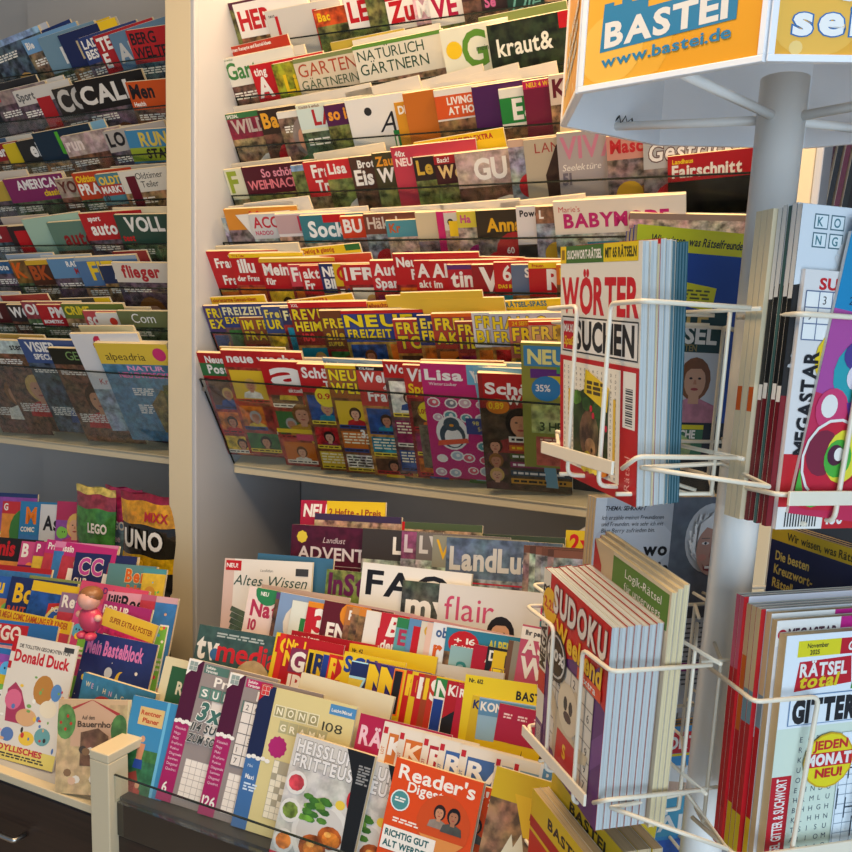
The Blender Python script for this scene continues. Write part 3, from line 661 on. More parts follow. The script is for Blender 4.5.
def schoen(a):
    a.rect(0, .0, 1, .72, '#4a3a2c', .3)
    a.rect(.05, .78, 1, 1, '#a8141c'); a.text('Schöner', .08, .84, .085, W_, 'x', fit=.85); a.text('Wohnen', .3, .76, .07, W_, 'x', fit=.55)
    a.bust(.44, .6, .14, '#c48a66', '#1d1613', '#8a2a2a'); a.ell(.2, .74, .13, .1, '#c8701c'); a.text('0,89', .1, .72, .05, Y_, 'b')
    for k, (c, t) in enumerate((('#e6e0d0', K_), ('#c8641c', Y_), ('#4a5a2a', W_), ('#8a2a5a', W_), ('#31485a', W_), ('#c8902a', K_))):
        a.rect(.3, .44-k*.075, 1, .49-k*.075, c); a.lines(.33, .455-k*.075, .6, 1, t, lh=.02, seed=k)
    for k in range(3): a.bust(.14, .4-k*.13, .07, SKIN[k], HAIR[k], '#5a3a3a')
a(477, 373, '#8a1a20', [], 'plain', extra=schoen, feat='and woman portrait', w=.21)
def liq(a):
    a.rect(.03, .83, .55, .98, '#3a84b0'); a.text('NEU', .08, .85, .1, '#e8e08a', 'x', fit=.42); a.rect(.1, .74, .6, .81, '#5a2a7a'); a.rect(.4, .78, .95, .83, '#4a9a5a')
    a.rect(.3, .6, 1, .76, '#c8b41c'); a.text('Li', .6, .62, .12, '#b8182a', 'x'); a.ell(.28, .66, .17, .17, '#2a7ab0'); a.text('35%', .16, .64, .05, W_, 'b')
    a.rect(.1, .3, 1, .55, '#a8ac6a', .3); a.text('3 HEFTE', .2, .32, .07, '#3a4a2a', 'b'); a.rect(.15, .02, 1, .27, '#b8584a', .6); a.lines(.2, .24, .7, 5, '#e8c8a8', seed=3)
a(520.5, 342.5, '#8a8a3a', [], 'plain', extra=liq, w=.19, feat='and blue discount badge')
a(322, 358, '#7a9ab0', [T('Rätsel', W_, .03)], 'plain', back=.03, slope=.05); a(219, 347, '#c8a83a', [], 'plain', back=.043, slope=.02); a(420, 360, '#c86a2a', [], 'plain', back=.045, slope=.02)
a(296, 358, '#d8ccb8', [], 'plain', back=.045, slope=.02, w=.2); a(470, 362, '#9ac0cc', [], 'plain', back=.045, slope=.03, w=.2)

# left rack
a = RL[0].add
a(-14, 46, '#8aa4c4', [], 'photo', slope=-.4, bgpat=.4); a(21, 41, '#6a98c0', [T('Bie', W_, .05)], 'photo', slope=-.36); a(37, 39, '#6a8a9c', [T('REISE', W_, .12, u=.3)], 'photo', ty=.12, extra=lambda a: a.rect(.5, .5, 1, .64, R_)); a(57, 36, '#1a2550', [T('Le', '#c9b48a', .14, wt='n', u=.25)], 'photo', ty=.08, extra=lambda a: a.rect(.7, .85, 1, 1, Y_))
a(77, 39, '#27386c', [T('LADE', W_, .06), T('BEST', W_, .06)], 'photo'); a(92, 37, '#a01c22', [T('TE', W_, .09), T('E', W_, .1)], 'photo'); a(108, 35, '#5a7890', [T('Alpin', '#b8b8b4', .13)], 'photo', ty=.1); a(125, 31, '#a81c1e', [T('BERG', K_, .08, wt='b'), T('WELTEN', K_, .075, wt='b')], 'photo', w=.22, slope=-.15)
a(24, 38, '#16306a', [], 'plain', back=.04, slope=-.42); a(60, 34, '#223468', [T('Sonderheft', W_, .02)], 'plain', back=.045, slope=-.36, extra=lambda a: a.rect(.6, .85, 1, 1, Y_)); a(2, 40, '#c4c8d0', [], 'plain', back=.045, slope=-.42)
a = RL[1].add
a(-10, 94, '#8a7a78', [T('Ki', R_, .05)], 'photo', bgpat=.5); a(12, 92, '#c8c4bc', [T('Sport', '#5a5a5a', .06)], 'photo', extra=lambda a: a.rect(.35, .6, .6, .9, '#a81c22')); a(51, 90, '#2a2622', [T('CO', '#b8b4ac', .16)], 'photo'); a(72.5, 82.5, '#18130f', [T('CALL', '#d0ccc4', .13, fit=.8)], 'photo', w=.235, slope=-.2, ty=.06); a(125, 82.5, '#b84a14', [T('Men', K_, .1), T('Health', W_, .03)], 'photo', slope=-.09)
a(16, 88, '#d0ccc4', [], 'plain', back=.045, slope=-.28); a(-10, 86, '#26262a', [], 'plain', back=.045, slope=-.25)
a = RL[2].add
a(-12, 146, '#8a1a20', [T('rer', W_, .08)], 'photo'); a(2, 145, '#c8b01c', [T('it', W_, .1, u=.3)], 'photo'); a(15, 142, '#242424', [T('ein', W_, .12, u=.2)], 'photo'); a(31, 134, '#12283a', [T('b', '#4aa02a', .17, u=.4)], 'photo'); a(60, 137, '#a8928c', [T('run', '#d8c8c0', .1)], 'photo', bgpat=.5); a(102, 132, '#a09a94', [T('LO', K_, .1)], 'photo'); a(124, 131, '#3a7aa0', [T('RUN', '#c8b04a', .1, u=.2), T('STARK', K_, .07, box='#8a9a2a', u=.25)], 'photo', slope=-.07)
a(55, 131, '#7aa8c0', [], 'plain', back=.045, slope=-.25); a(-12, 141, '#3a5a7a', [], 'plain', back=.045, slope=-.2); a(5, 138, '#d0ccc0', [], 'plain', back=.038, slope=-.17); a(104, 128, '#d8d0c0', [], 'plain', back=.042, slope=-.1)
a = RL[3].add
a(-20, 184, '#b89a3a', [T('ST', W_, .1)], 'photo'); a(2, 180, '#7a2458', [T('AMERICAN', '#e0dcd8', .075, u=.2), T('classic', Y_, .05, u=.6)], 'photo', w=.22); a(54, 180, '#9a8a78', [T('YOU', '#5a2a24', .09)], 'photo', bgpat=.5); a(71, 174, '#b03a1c', [T('Oldtimer', Y_, .05), T('PRAXIS', W_, .085)], 'photo'); a(94, 175, '#4a7a84', [T('OLDTIMER', '#e0b83a', .06), T('MARKT', W_, .05, box='#a8342a'), T('10', '#3a3a3a', .05)], 'photo'); a(117, 172, '#cfc8b8', [T('Oldtimer', '#2c2c2c', .05, wt='n', u=.25), T('Teiler', '#2c2c2c', .05, wt='n', u=.3)], 'photo', extra=lambda a: a.rect(.1, .5, .25, .95, M_))
a(15, 176, '#d0c8bc', [], 'plain', back=.045, slope=-.1); a(-20, 174, '#d4c8b8', [], 'plain', back=.04, slope=-.1); a(95, 170, '#8a9a94', [], 'plain', back=.042, slope=-.08); a(110, 167, '#a8a090', [], 'plain', back=.034, slope=-.06)
a = RL[4].add
a(-14, 227.5, '#8a1a24', [T('Sa', W_, .08)], 'photo'); a(6, 227, '#2a1c1e', [T('SP', W_, .1, u=.4)], 'photo', extra=lambda a: a.rect(.1, .7, .35, .95, R_)); a(21, 220, '#9ab8a4', [], 'plain', slope=-.14, feat='and plain cover'); a(46, 223, '#5a7868', [T('auto', '#8a1c20', .12, u=.2)], 'photo', ty=.1); a(78, 214, '#a81c20', [T('sport', W_, .04, u=.12), T('auto', W_, .1, u=.12)], 'photo'); a(113, 215, '#2a4438', [T('VOLL', '#d8d4cc', .11, u=.15), T('test', R_, .05)], 'photo', slope=-.02)
a(112, 208, '#d8c8a4', [], 'plain', back=.035, slope=-.02); a(0, 218, '#c8b8a8', [], 'plain', back=.04, slope=-.08)
a = RL[5].add
a(-12, 262.5, '#2a5a84', [T('Boote', W_, .05)], 'photo', bgpat=.5); a(8, 261, '#7a5a2c', [T('K', OR, .13)], 'photo', bgpat=.4); a(24, 261, '#4a2a1c', [T('BK', '#a84a1c', .12)], 'photo', ts=('#c9a02a', '', R_, .05)); a(46, 259.5, '#5a84a8', [T('RADEL', W_, .045, u=.3), T('Made', '#a82a34', .05, u=.4)], 'photo'); a(73, 258, '#4a6c94', [T('FIT', '#d9b82a', .15, u=.2)], 'photo', ts=('#8a9aa8', '', W_, .04)); a(98, 266, '#1d2c4c', [T('Aero', W_, .09, u=.2)], 'photo')
a(111, 262.6, '#c9c0b0', [T('flieger', '#a8242c', .1, u=.12)], 'photo', w=.22, slope=.01); a(5, 255, '#a8b8c8', [], 'plain', back=.043, slope=-.05); a(40, 256, '#c8d0d4', [], 'plain', back=.038, slope=-.04); a(112, 252, '#8a2c2a', [T('MODELL', W_, .02)], 'plain', back=.045, w=.13)
a = RL[6].add
a(-16, 303, '#4a1418', [T('N', '#b8a8a0', .12)], 'photo'); a(5, 305, '#2c2426', [T('WO', W_, .09)], 'photo'); a(20, 302, '#8a3a44', [T('OM', W_, .09)], 'photo', bgpat=.5); a(35, 305, '#a81c24', [T('PMTM', '#e0dcd4', .09, u=.2), T('BIOMETRIC', W_, .03)], 'photo'); a(60, 304, '#5a6a2c', [T('CRIME', '#d8c02a', .07, wt='x')], 'photo'); a(82, 311, '#b8484c', [T('so', W_, .1)], 'photo')
a(95, 313, '#dcd8cc', [], 'photo', extra=lambda a: [a.rect(0, .6, .9, 1, '#dcd8cc'), a.ell(.25, .9, .06, .06, '#c83a2a')]); a(116, 311, '#6a7048', [T('Com', W_, .08, wt='n', u=.2)], 'photo', slope=.01)
a(0, 296, '#a83a34', [], 'plain', back=.04, slope=-.05); a(58, 299, '#3a3c34', [], 'plain', back=.045, slope=-.03, extra=lambda a: a.rect(.7, .9, 1, 1, Y_)); a(-10, 292, '#c8c4bc', [], 'plain', back=.046, slope=0, w=.13); a(95, 307, '#d8c8a0', [], 'plain', back=.038, slope=.01)
a = RL[7].add
a(-42, 345, '#6a2a38', [T('OIN', W_, .08)], 'photo', w=.2); a(-14, 340, '#b4c0bc', [T('stern', K_, .06, u=.35, wt='b')], 'photo', bgpat=.6, w=.21); a(17, 339, '#3a5080', [T('VISIER', W_, .085, u=.1), T('SPECIAL', W_, .05, u=.16)], 'photo', w=.21); a(47, 348, '#15180f', [T('GEO', '#7a9a5a', .08, wt='n', u=.25)], 'photo', w=.21)
a(69, 334, '#d8d6d4', [T('f', '#b8204a', .2, wt='b', u=.3)], 'plain', w=.22, ty=.03, slope=-.01, extra=lambda a: [a.text('Kr', .15, .5, .06, R_, 'n'), a.rect(.0, .0, 1, .45, '#8a9aa4', .3)], feat='and snowy valley picture')
def alpe(a):
    a.rect(0, 0, 1, .8, '#4a7a94', .55); a.rect(0, .8, 1, 1, '#d9b83a'); a.text('alpeadria', .1, .84, .07, '#4a3a14', 'n', fit=.55); a.ell(.86, .9, .09, .09, '#c82a6a')
    a.text('NATUR', .35, .74, .045, '#e89ac0', 'b', fit=.5); a.text('NEU ENTDECKEN', .2, .67, .05, '#e86aa8', 'b', fit=.78)
    a.pol([(.55, .1), (.5, .4), (.7, .55), (1, .5), (1, .1)], '#7a6a3a', .2); a.pol([(.7, .3), (.75, .6), (1, .62), (1, .3)], '#4a5a2a', .2); a.lines(.3, .55, .3, 4, W_, seed=8); a.lines(.3, .38, .2, 5, W_, seed=9)
a(93, 343, '#4a7a94', [], 'plain', extra=alpe, t=.02, w=.23, slope=.02, feat='with a yellow head band'); a(-5, 334, '#c8a04a', [], 'plain', back=.04); a(78, 326, '#d8c898', [], 'plain', back=.045, slope=0)
for k in range(8):
    RR[k].build(10+k); RL[k].build(30+k)
# ------------------------------------------------------------------ room and furniture
XL, XR = -2.75, -.08        # rack run
def room():
    g = MB(); g.box((-4, -1.5, -.05), (2.6, 2.9, 0), M_FLOOR); structure(g.build('floor'))
    g = MB(); g.box((-4, -1.5, 3.02), (2.6, 2.9, 3.08), M_CEIL); structure(g.build('ceiling'))
    g = MB(); g.box((-4, 2.36, 0), (2.6, 2.44, 3.02), M_GREY); structure(g.build('wall_back'))
    g = MB(); g.box((-4.06, -1.5, 0), (-4, 2.44, 3.02), M_GREY); structure(g.build('wall_left'))
room()

def rack(side, x0, x1, label):
    """display rack bay > back_board, pocket rows (board + clear front), shelf, uprights"""
    root = empty('magazine_rack', Matrix.Translation((x0, 1.9, .62)), label, 'magazine rack', None)
    inv = Matrix.Translation((-x0, -1.9, -.62))
    def put(g, name, lab=None, bevel=0, smooth=False):
        g.v = [inv @ Vector(v) for v in g.v]
        o = g.build(name, root, bevel=bevel, smooth=smooth)
        if lab: o['label'] = lab
        return o
    g = MB(); g.box((x0, 2.30, .62), (x1, 2.345, 2.75), M_GREY); put(g, 'back_board')
    for k, (z, Y) in enumerate(RZ):
        L = math.radians(L31); U = Vector((0, -math.sin(L), math.cos(L))); N = Vector((0, -math.cos(L), -math.sin(L)))
        p0 = Vector((x0, Y, EYE+z)); fl = -.235 if k < 7 else -.288
        W = x1-x0
        X = Matrix((Vector((1, 0, 0)), -N, U)).transposed().to_4x4(); X.translation = p0
        g = MB(); g.box((.002, .0585, fl), (W-.002, .0605, .02), M_DARK, X)              # rear sheet of the pocket
        g.box((.002, -.004, fl-.004), (W-.002, .0605, fl), M_DARK if k < 7 else M_CREAM, X)
        g.box((.002, -.004, fl), (W-.002, -.002, -.118 if k < 7 else fl+.001), M_DARK, X) if k < 7 else None
        put(g, 'pocket')
        g = MB(); low = -.118 if k < 7 else fl+.004
        g.box((.004, -.0035, low), (W-.004, -.0010, -.002), M_ACR if k < 7 else M_ACR, X)
        g.box((.004, -.0042, -.0032), (W-.004, -.0003, .0), M_EDGE, X)
        g.box((.004, -.0040, low), (.0065, -.0005, -.002), M_EDGE, X)
        put(g, 'clear_front')
        if k in (2, 7, 1):
            g = MB(); c = X @ Vector((.010, -.004, -.03 if k == 7 else -.05)); n = X.to_3x3() @ Vector((0, -1, 0))
            g.tube([c, c+n*.005], .006, M_STEEL, 12); put(g, 'screw_cap', smooth=False)
    g = MB(); g.box((x0, 1.955, EYE-.377), (x1, 2.30, EYE-.352), M_CREAM); put(g, 'shelf', bevel=.002)
    return root
RK = rack('right', XP, -.132, 'right magazine rack of sloping clear-fronted pockets between pale uprights')
LK = rack('left', XL, -1.652, 'left magazine rack of sloping clear-fronted pockets, cut by frame edge')

def upright(x0, x1, z0, z1, label, y1=2.30):
    root = empty('rack_upright', Matrix.Translation(((x0+x1)/2, 1.8, z0)), label, 'upright')
    g = MB(); W = (x1-x0)/2
    g.box((-W, .006, 0), (W, y1-1.8, z1-z0), M_WHITE); g.build('side_panel', root, bevel=.002)
    g = MB(); g.box((-W-.002, -.006, 0), (W-.012, .0055, z1-z0), M_CREAM); o = g.build('front_strip', root, bevel=.003)
    g = MB(); g.box((W-.0118, -.008, 0), (W+.002, .0055, z1-z0), M_WHITE); g.build('edge_profile', root, bevel=.003)
    return root
upright(-1.650, -1.556, .62, 2.76, 'tall cream upright panel dividing the left and right racks')
upright(-.1305, -.084, .62, 2.76, 'pale upright behind the spinner post at the right rack end')
upright(-.494, -.4445, .62, EYE-.383, 'short upright under the right rack shelf beside the hanging puzzle magazines', y1=2.2)

# desks in front of the racks
def desk(name, x0, x1, steps, front_y, front_z, label, ledge_mat, leg=False):
    root = empty(name, Matrix.Translation((x0, front_y, 0)), label, 'display desk')
    inv = Matrix.Translation((-x0, -front_y, 0))
    def put(g, nm, bevel=0):
        g.v = [inv @ Vector(v) for v in g.v]; return g.build(nm, root, bevel=bevel)
    zf = EYE+front_z
    g = MB(); g.box((x0+.004, front_y+.02, .08), (x1-.004, 2.29 if x0 < -1.3 else 2.29, zf-.06), M_DARKWOOD); g.box((x0+.03, front_y+.06, 0), (x1-.03, 2.25, .08), M_DARK)
    put(g, 'body')
    g = MB()
    ys = [front_y+.012]+[s[0] for s in steps[1:]]+[2.289]
    for i, (y, z) in enumerate(steps):
        xe = -1.665 if (x0 < -2 and ys[i] > 1.5) else x1-.004
        g.box((x0+.004, ys[i], zf-.059 if i == 0 else EYE+steps[i-1][1]-.02), (xe, ys[i+1] if i+1 < len(steps) else 2.289, EYE+z), M_DARK if (i == 0 and leg) else M_WHITE)
    put(g, 'stepped_top')
    return root, put, zf
# steps: (front y, floor z relative to the eye)
LST = [(1.13, -.918), (1.30, -.895), (1.42, -.87), (1.54, -.84), (1.70, -.78), (1.90, -.72)]
dl, put, zf = desk('kids_magazine_desk', XL, -1.212, LST, 1.13, -.918, 'dark wood drawer desk at lower left carrying stepped rows of children magazines', M_CREAM)
g = MB(); g.box((XL+.004, 1.118, zf-.014), (-1.216, 1.1415, zf+.004), M_CREAM); put(g, 'front_ledge', .002)
g = MB(); g.box((XL+.004, 1.1285, zf+.045), (-1.216, 1.1305, zf+.09), M_ACRC); g.box((XL+.004, 1.1282, zf+.0885), (-1.216, 1.1308, zf+.0905), M_EDGE)
for zz in (0,):
    pass
for k, (za, zb) in enumerate(((zf-.22, zf-.03), (zf-.42, zf-.225))):
    for x0, x1 in ((-2.75, -1.99), (-1.985, -1.225)):
        g = MB(); g.box((x0, 1.132, za), (x1-.004, 1.1495, zb), M_DARKWOOD); dr = put(g, 'drawer', .002)
        hx = x1-.36-.02; c = Vector((hx, 1.132, zb-.1)) - Vector((XL, 1.13, 0)); h = MB()
        h.tube([c+Vector((-.16, 0, 0)), c+Vector((-.16, -.028, 0)), c+Vector((.16, -.028, 0)), c+Vector((.16, 0, 0))], .0055, M_STEEL, 8, bend=.008)
        h.build('handle', dr, smooth=True)
RST = [(1.12, -.868), (1.30, -.845), (1.385, -.775), (1.46, -.745), (1.58, -.69), (1.80, -.66)]
dr_, put, zf = desk('magazine_counter', -1.196, -.30, RST, 1.10, -.868, 'white framed counter at lower centre carrying stepped rows of magazines behind clear lip', M_WHITE, leg=True)
g = MB(); g.box((-1.2, 1.085, 0), (-1.152, 1.135, EYE-.79), M_CREAM); g.box((-1.2, 1.085, EYE-.7899), (-1.152, 2.28, EYE-.772), M_CREAM); put(g, 'side_frame', .002)
g = MB(); g.box((-1.151, 1.098, zf-.004), (-.304, 1.101, zf+.052), M_ACRC); g.box((-1.151, 1.0975, zf+.0505), (-.304, 1.1015, zf+.0525), M_EDGE)
g.box((-1.151, 1.101, zf-.0035), (-.304, 1.1115, zf-.0005), M_ACRC); put(g, 'clear_lip')
M_GLOSS = mat('glossy_black_laminate', '#0b0a0b', 0.05, coat=1.0)
g = MB(); g.box((-1.151, 1.103, zf-.075), (-.304, 1.1115, zf-.006), M_GLOSS); g.box((-1.151, 1.106, zf-.20), (-.304, 1.1115, zf-.078), M_DARKWOOD); put(g, 'glossy_fascia', .001)

# neighbouring dark bay right of the racks
g = MB(); g.box((-.07, 2.30, .62), (.9, 2.345, 2.75), mat('dark_board', '#171a20', .6)); o = g.build('dark_display_board'); tag(o, 'dark board behind the leaning books right of the spinner post', 'board')

# ------------------------------------------------------------------ desk rows
def trow(Y, z, lean, floor, desc, slope, yaw=6, style='weekly', cat='magazine', group=None, X0=-1.15):
    """floor = height of the tier below the eye, turned into distance down the leaning plane"""
    r = Row(Y, z, -lean, 0, desc, slope, yaw, style, group or ('magazines in the '+desc), cat, X0)
    r.floor = (floor-z)/math.cos(math.radians(lean))
    return r
fr = trow(1.228, -.614, 21, -.864, 'counter front row', .245, 7, 'plain')
def sudoku(num, stripe, tagc, txt1, back=None):
    def f(a):
        a.rect(0, 0, .175, 1, stripe); a.rect(0, .55, .175, 1, '#4a1230')
        a.pol([(0, 1), (0, .88), (.155, 1)], W_); a.grid(.02, .92, .09, 2, 2, fill='#8a9a94', line=W_)
        a.rect(.19, .925, .47, .985, tagc); a.text('Sudoku-', .21, .958, .02, W_, 'b'); a.text('Varianten', .21, .932, .02, W_, 'b')
        a.text('Profi', .34, .845, .065, '#e8e0d4', 'b', fit=.35)
        for k, c in enumerate('SUDOKU'):
            u = .2+k*.125; a.rect(u, .745, u+.118, .83, '#4f7166'); a.rect(u+.008, .751, u+.11, .824, '#5f8578'); a.text(c, u+.028, .762, .05, W_, 'b', fit=.06)
        for k in range(9): a.text(['Klassisch', 'Mega', 'Multi', 'Freiform', 'Punkte', 'Diagonale', 'Summen', 'Diagonal', 'Quadrat'][k], .03, .5-k*.036, .018, '#e8c8d4', 'n')
        a.text(num, .045 if len(num) == 1 else .02, .06, .07, W_, 'b', fit=.05*len(num) if len(num) == 1 else .135)
        for k in range(5): a.ell(.02+.04*k, .555+.008*(k % 2), .028, .02, W_, n=8)
        if txt1:
            a.grid(.36, .47, .5, 4, 3, fill='#ddd2c8', line='#b0a49c', digits=True)
            a.text('3x', .24, .6, .12, '#3f6a60', 'x', outline='#f0ece4', shear=.2, fit=.26)
            a.text('114 SUDOKUS', .2, .52, .055, '#3a3f3c', 'x', outline='#f0ece4', shear=.2, fit=.66); a.text('ZUM SONDERPREIS', .19, .44, .055, '#3a3f3c', 'x', outline='#f0ece4', shear=.2, fit=.74)
        else:
            a.grid(.22, .38, .6, 6, 6, fill='#ded4ca', line='#6a6460', digits=True, seed=4)
        for u, v in ((.23, .18), (.56, .18), (.23, .05), (.56, .05)): a.grid(u, v, .26, 4, 3, fill='#e8ded2', line='#a89c94')
    return f
a = fr.add
a(134, 695, '#3a86b4', [], extra=lambda a: [a.rect(0, 0, .74, .45, '#2f6a4a', .5), a.rect(0, .45, .74, .55, '#3f7a44', .5), a.rect(.74, 0, .8, 1, '#6ab4d8'), a.rect(.8, 0, 1, 1, '#3a86b4'),
    a.rect(.2, .76, .72, .92, '#d8b878'), a.text('Rentner', .24, .85, .04, '#b8341c', 'b', fit=.42), a.text('Planer', .3, .785, .04, '#b8341c', 'b', fit=.34),
    a.ell(.38, .64, .05, .055, '#d09a78'), a.pol([(.3, .6), (.46, .6), (.44, .46), (.32, .46)], '#c88a68'), a.pol([(.3, .46), (.46, .46), (.48, .38), (.28, .38)], '#2a4a9a'),
    a.pol([(.2, .32), (.3, .1), (.55, .06), (.6, .1), (.38, .36)], '#8a3a34'), a.ell(.46, .24, .05, .05, '#d09a78'), a.pol([(.4, .22), (.54, .2), (.52, .1), (.42, .1)], '#a8423a'), a.rect(.3, .03, .5, .07, W_)], w=.115, h=.215, feat='about a rowing boat', slope=.22, yaw=2, back=0)
a(190, 658, '#8f8480', [], extra=sudoku('6', '#a01f5c', '#4f7166', True), w=.195, feat='with plum side stripe and big 3x')
a(231, 672, '#8f8480', [], extra=sudoku('126', '#a01f5c', '#b01f5c', False), w=.195, feat='with plum side stripe and number 126')
def nono(a):
    a.rect(0, 0, .16, 1, '#3f6ba0'); a.rect(0, .5, .165, 1, '#1c2448'); a.pol([(0, 1), (0, .88), (.13, 1)], '#b8202a'); a.grid(.02, .93, .08, 2, 2, fill='#c83a3a', line=W_)
    a.rect(.74, .91, 1, .98, '#4a86b8'); a.text('Leicht/Mittel', .76, .93, .022, W_, 'b', fit=.2)
    for k, c in enumerate('NONO'): a.rect(.19+k*.118, .8, .30+k*.118, .885, '#e4ddbc'); a.rect(.198+k*.118, .807, .292+k*.118, .878, '#9c966c'); a.text(c, .218+k*.118, .82, .048, '#efe8cc', 'b', fit=.056)
    for k, c in enumerate('GRAMM'): a.rect(.27+k*.1, .7, .365+k*.1, .785, '#b0aa80'); a.text(c, .287+k*.1, .715, .045, '#efe8cc', 'b', fit=.055)
    a.text('108', .7, .79, .06, '#3a3a2a', 'n', fit=.2)
    for k in range(5): a.ell(.03+.05*k, .49+.008*(k % 2), .028, .02, W_, n=8)
    a.text('Mini', .04, .42, .02, '#c8d8e8', 'n'); a.text('Maxi', .04, .34, .03, '#e8e8e8', 'b'); a.lines(.04, .3, .14, 3, '#c8d8e8', seed=1)
    a.ell(.3, .6, .1, .1, '#a8246a', star=12)
    a.grid(.3, .12, .5, 9, 9, fill='#e8e0c8', line='#a8a088', black=.25, seed=5)
a(262, 684, '#d2c48a', [], extra=nono, w=.2, slope=.24, feat='showing picture logic squares', yaw=3, maxt=.004)
def crimson(a):
    a.rect(0, .0, .0, 0, W_); a.text('R', .04, .8, .12, '#e0b8c0', 'x', fit=.1); a.text('ÄTSEL', .16, .8, .1, '#e0b8c0', 'x')
a(361, 713, '#a81c44', [], extra=crimson, w=.17, yaw=5)
def letter(c, col, tc=W_):
    def f(a):
        a.rect(.01, .92, .055, .965, '#b8202a'); a.text('LOT', .05, .78, .022, col, 'b', rot=math.pi/2); a.rect(.075, .1, .95, .93, col); a.text(c, .1, .79, .11, tc, 'x', fit=.17*len(c))
    return f
a(385, 721, '#ddd4c4', [], extra=letter('KR', '#c8702a'), w=.17); a(401, 727, '#ddd4c4', [], extra=letter('K', '#cc6a24', '#f0dcc0'), w=.17, feat='with orange field and big K'); a(425, 733, '#ddd4c4', [], extra=letter('RE', '#a81c2a'), w=.17, feat='with red field')
a(441, 738, '#ddd4c4', [], extra=letter('R', '#3a5f9a'), w=.17, feat='with blue field and big R'); a(462, 744, '#ddd4c4', [], extra=letter('RÄTSEL', '#3f5f94'), w=.18, feat='with blue field and several letters'); a(497, 753, '#ddd4c4', [], extra=letter('RA', '#8a94a8'), w=.16, feat='with grey blue field')
a(515, 758, '#d8d4c8', [], extra=letter('R', '#7a9ab0'), w=.16, feat='with pale blue field'); a(541, 764, '#d4d8dc', [T('RÄT', '#5a8ab0', .08)], w=.16)
a(166, 656, '#d8cca4', [], back=.04, extra=lambda a: [a.rect(.12, .1, .96, .94, '#2c5a38'), a.text('RÄTSEL', .25, .74, .09, '#d8d0b0', 'x'), a.rect(.3, .66, .9, .67, '#8aa884')], w=.18, slope=.24, feat='with dark green title field')
a(302, 672, '#d9cfae', [], back=.05, w=.2, slope=.27); 
fr.build(60)

# leaflets and digests standing in front of the front row
ff = trow(1.176, -.66, 20, -.905, 'counter very front', .30, 4, 'plain')
a = ff.add
def heiss(a):
    a.rect(.0, .0, .82, .8, '#c2beb6', .7)
    a.text('HEISSLUFT', .05, .88, .085, '#e0dcd8', 'x', outline='#6a645c', fit=.82); a.text('FRITTEUSE', .05, .775, .085, '#e0dcd8', 'x', outline='#6a645c', fit=.84)
    a.ell(.56, .36, .36, .36, '#d8d4cc'); a.ell(.56, .36, .3, .3, '#c9c4bc')
    rn = random.Random(3)
    for k in range(22): a.ell(.42+rn.uniform(-.14, .16), .52+rn.uniform(-.08, .08), .07, .035, rn.choice(['#4a7a2a', '#6a9a34', '#3a6a24']), .6, n=7)
    a.ell(.72, .6, .06, .05, '#e0c040')
    for u, v, r in ((.5, .26, .17), (.68, .36, .15)): a.ell(u, v, r, r*.8, '#a04c18', .2, n=13); a.ell(u+.02, v-.01, r*.75, r*.55, '#c06c24', .2, n=11); a.ell(u-.03, v+.02, r*.3, r*.2, '#d89a4c', .4, n=9)
    for k, v in enumerate((.66, .46, .24)): a.ell(.14, v, .13, .13, '#dcd8d0'); a.ell(.14, v, .1, .09, ['#b8404a', '#7a8a3a', '#c8702a'][k], .2, n=10)
    a.ell(.88, .66, .1, .13, '#c01c2a'); a.text('61', .82, .65, .05, W_, 'b', fit=.12)
    a.rect(0, .03, .25, .15, '#c0243a'); a.lines(.02, .12, .2, 3, W_, seed=2); a.ell(.38, .09, .15, .15, '#d4d0c8'); a.ell(.38, .09, .12, .12, '#4a4a48'); a.rect(.32, .06, .44, .1, '#1c1c1c')
    a.pol([(.66, 1), (.8, .8), (.86, 0), (1, 0), (1, 1)], '#191817'); a.lines(.84, .9, .14, 7, '#8a8a88', seed=5)
a(297, 733, '#c9c4bc', [], extra=heiss, w=.155, h=.235, t=.012, feat='with fried cutlets on a plate', yaw=3)
a(337, 749, '#c9c4bc', [], extra=heiss, w=.155, h=.235, t=.010, feat='with cutlets, behind its twin', yaw=1, push=.022)
def digest(a):
    a.text("Reader's", .07, .86, .1, '#f0e8dc', 'b', fit=.86); a.text('Digest', .2, .78, .07, '#f0e8dc', 'b', fit=.4)
    a.ell(.14, .7, .11, .11, '#dce8e4'); a.ell(.14, .7, .095, .095, '#4a8a8a'); a.lines(.08, .71, .12, 2, W_, seed=2)
    a.ell(.66, .62, .3, .3, '#c84a14'); a.pol([(.42, .52), (.92, .52), (.68, .34)], '#d88a44')
    a.bust(.6, .7, .055, '#c48a66', '#2a1a14', '#8a7a6a'); a.bust(.76, .7, .06, '#a87050', '#1a1412', '#4a4a44')
    a.lines(.1, .56, .3, 2, '#f0e0d0', seed=3)
    a.rect(.02, .33, .62, .5, '#ece4d8'); a.text('RICHTIG GUT', .05, .43, .045, '#1d5a5a', 'x', fit=.5); a.text('ALT WERDEN!', .05, .355, .045, '#1d5a5a', 'x', fit=.55)
    a.lines(.06, .26, .3, 4, '#f0e0d0', seed=4); a.pol([(.45, .2), (.8, .3), (.62, .05)], '#a83a10')
a(397, 757, '#d8480c', [], extra=digest, w=.155, h=.215, t=.014, feat='showing smiling couple', yaw=2)
a(420, 767, '#d8480c', [], extra=digest, w=.15, h=.21, t=.012, feat='with couple, behind its twin', yaw=1, push=.022)
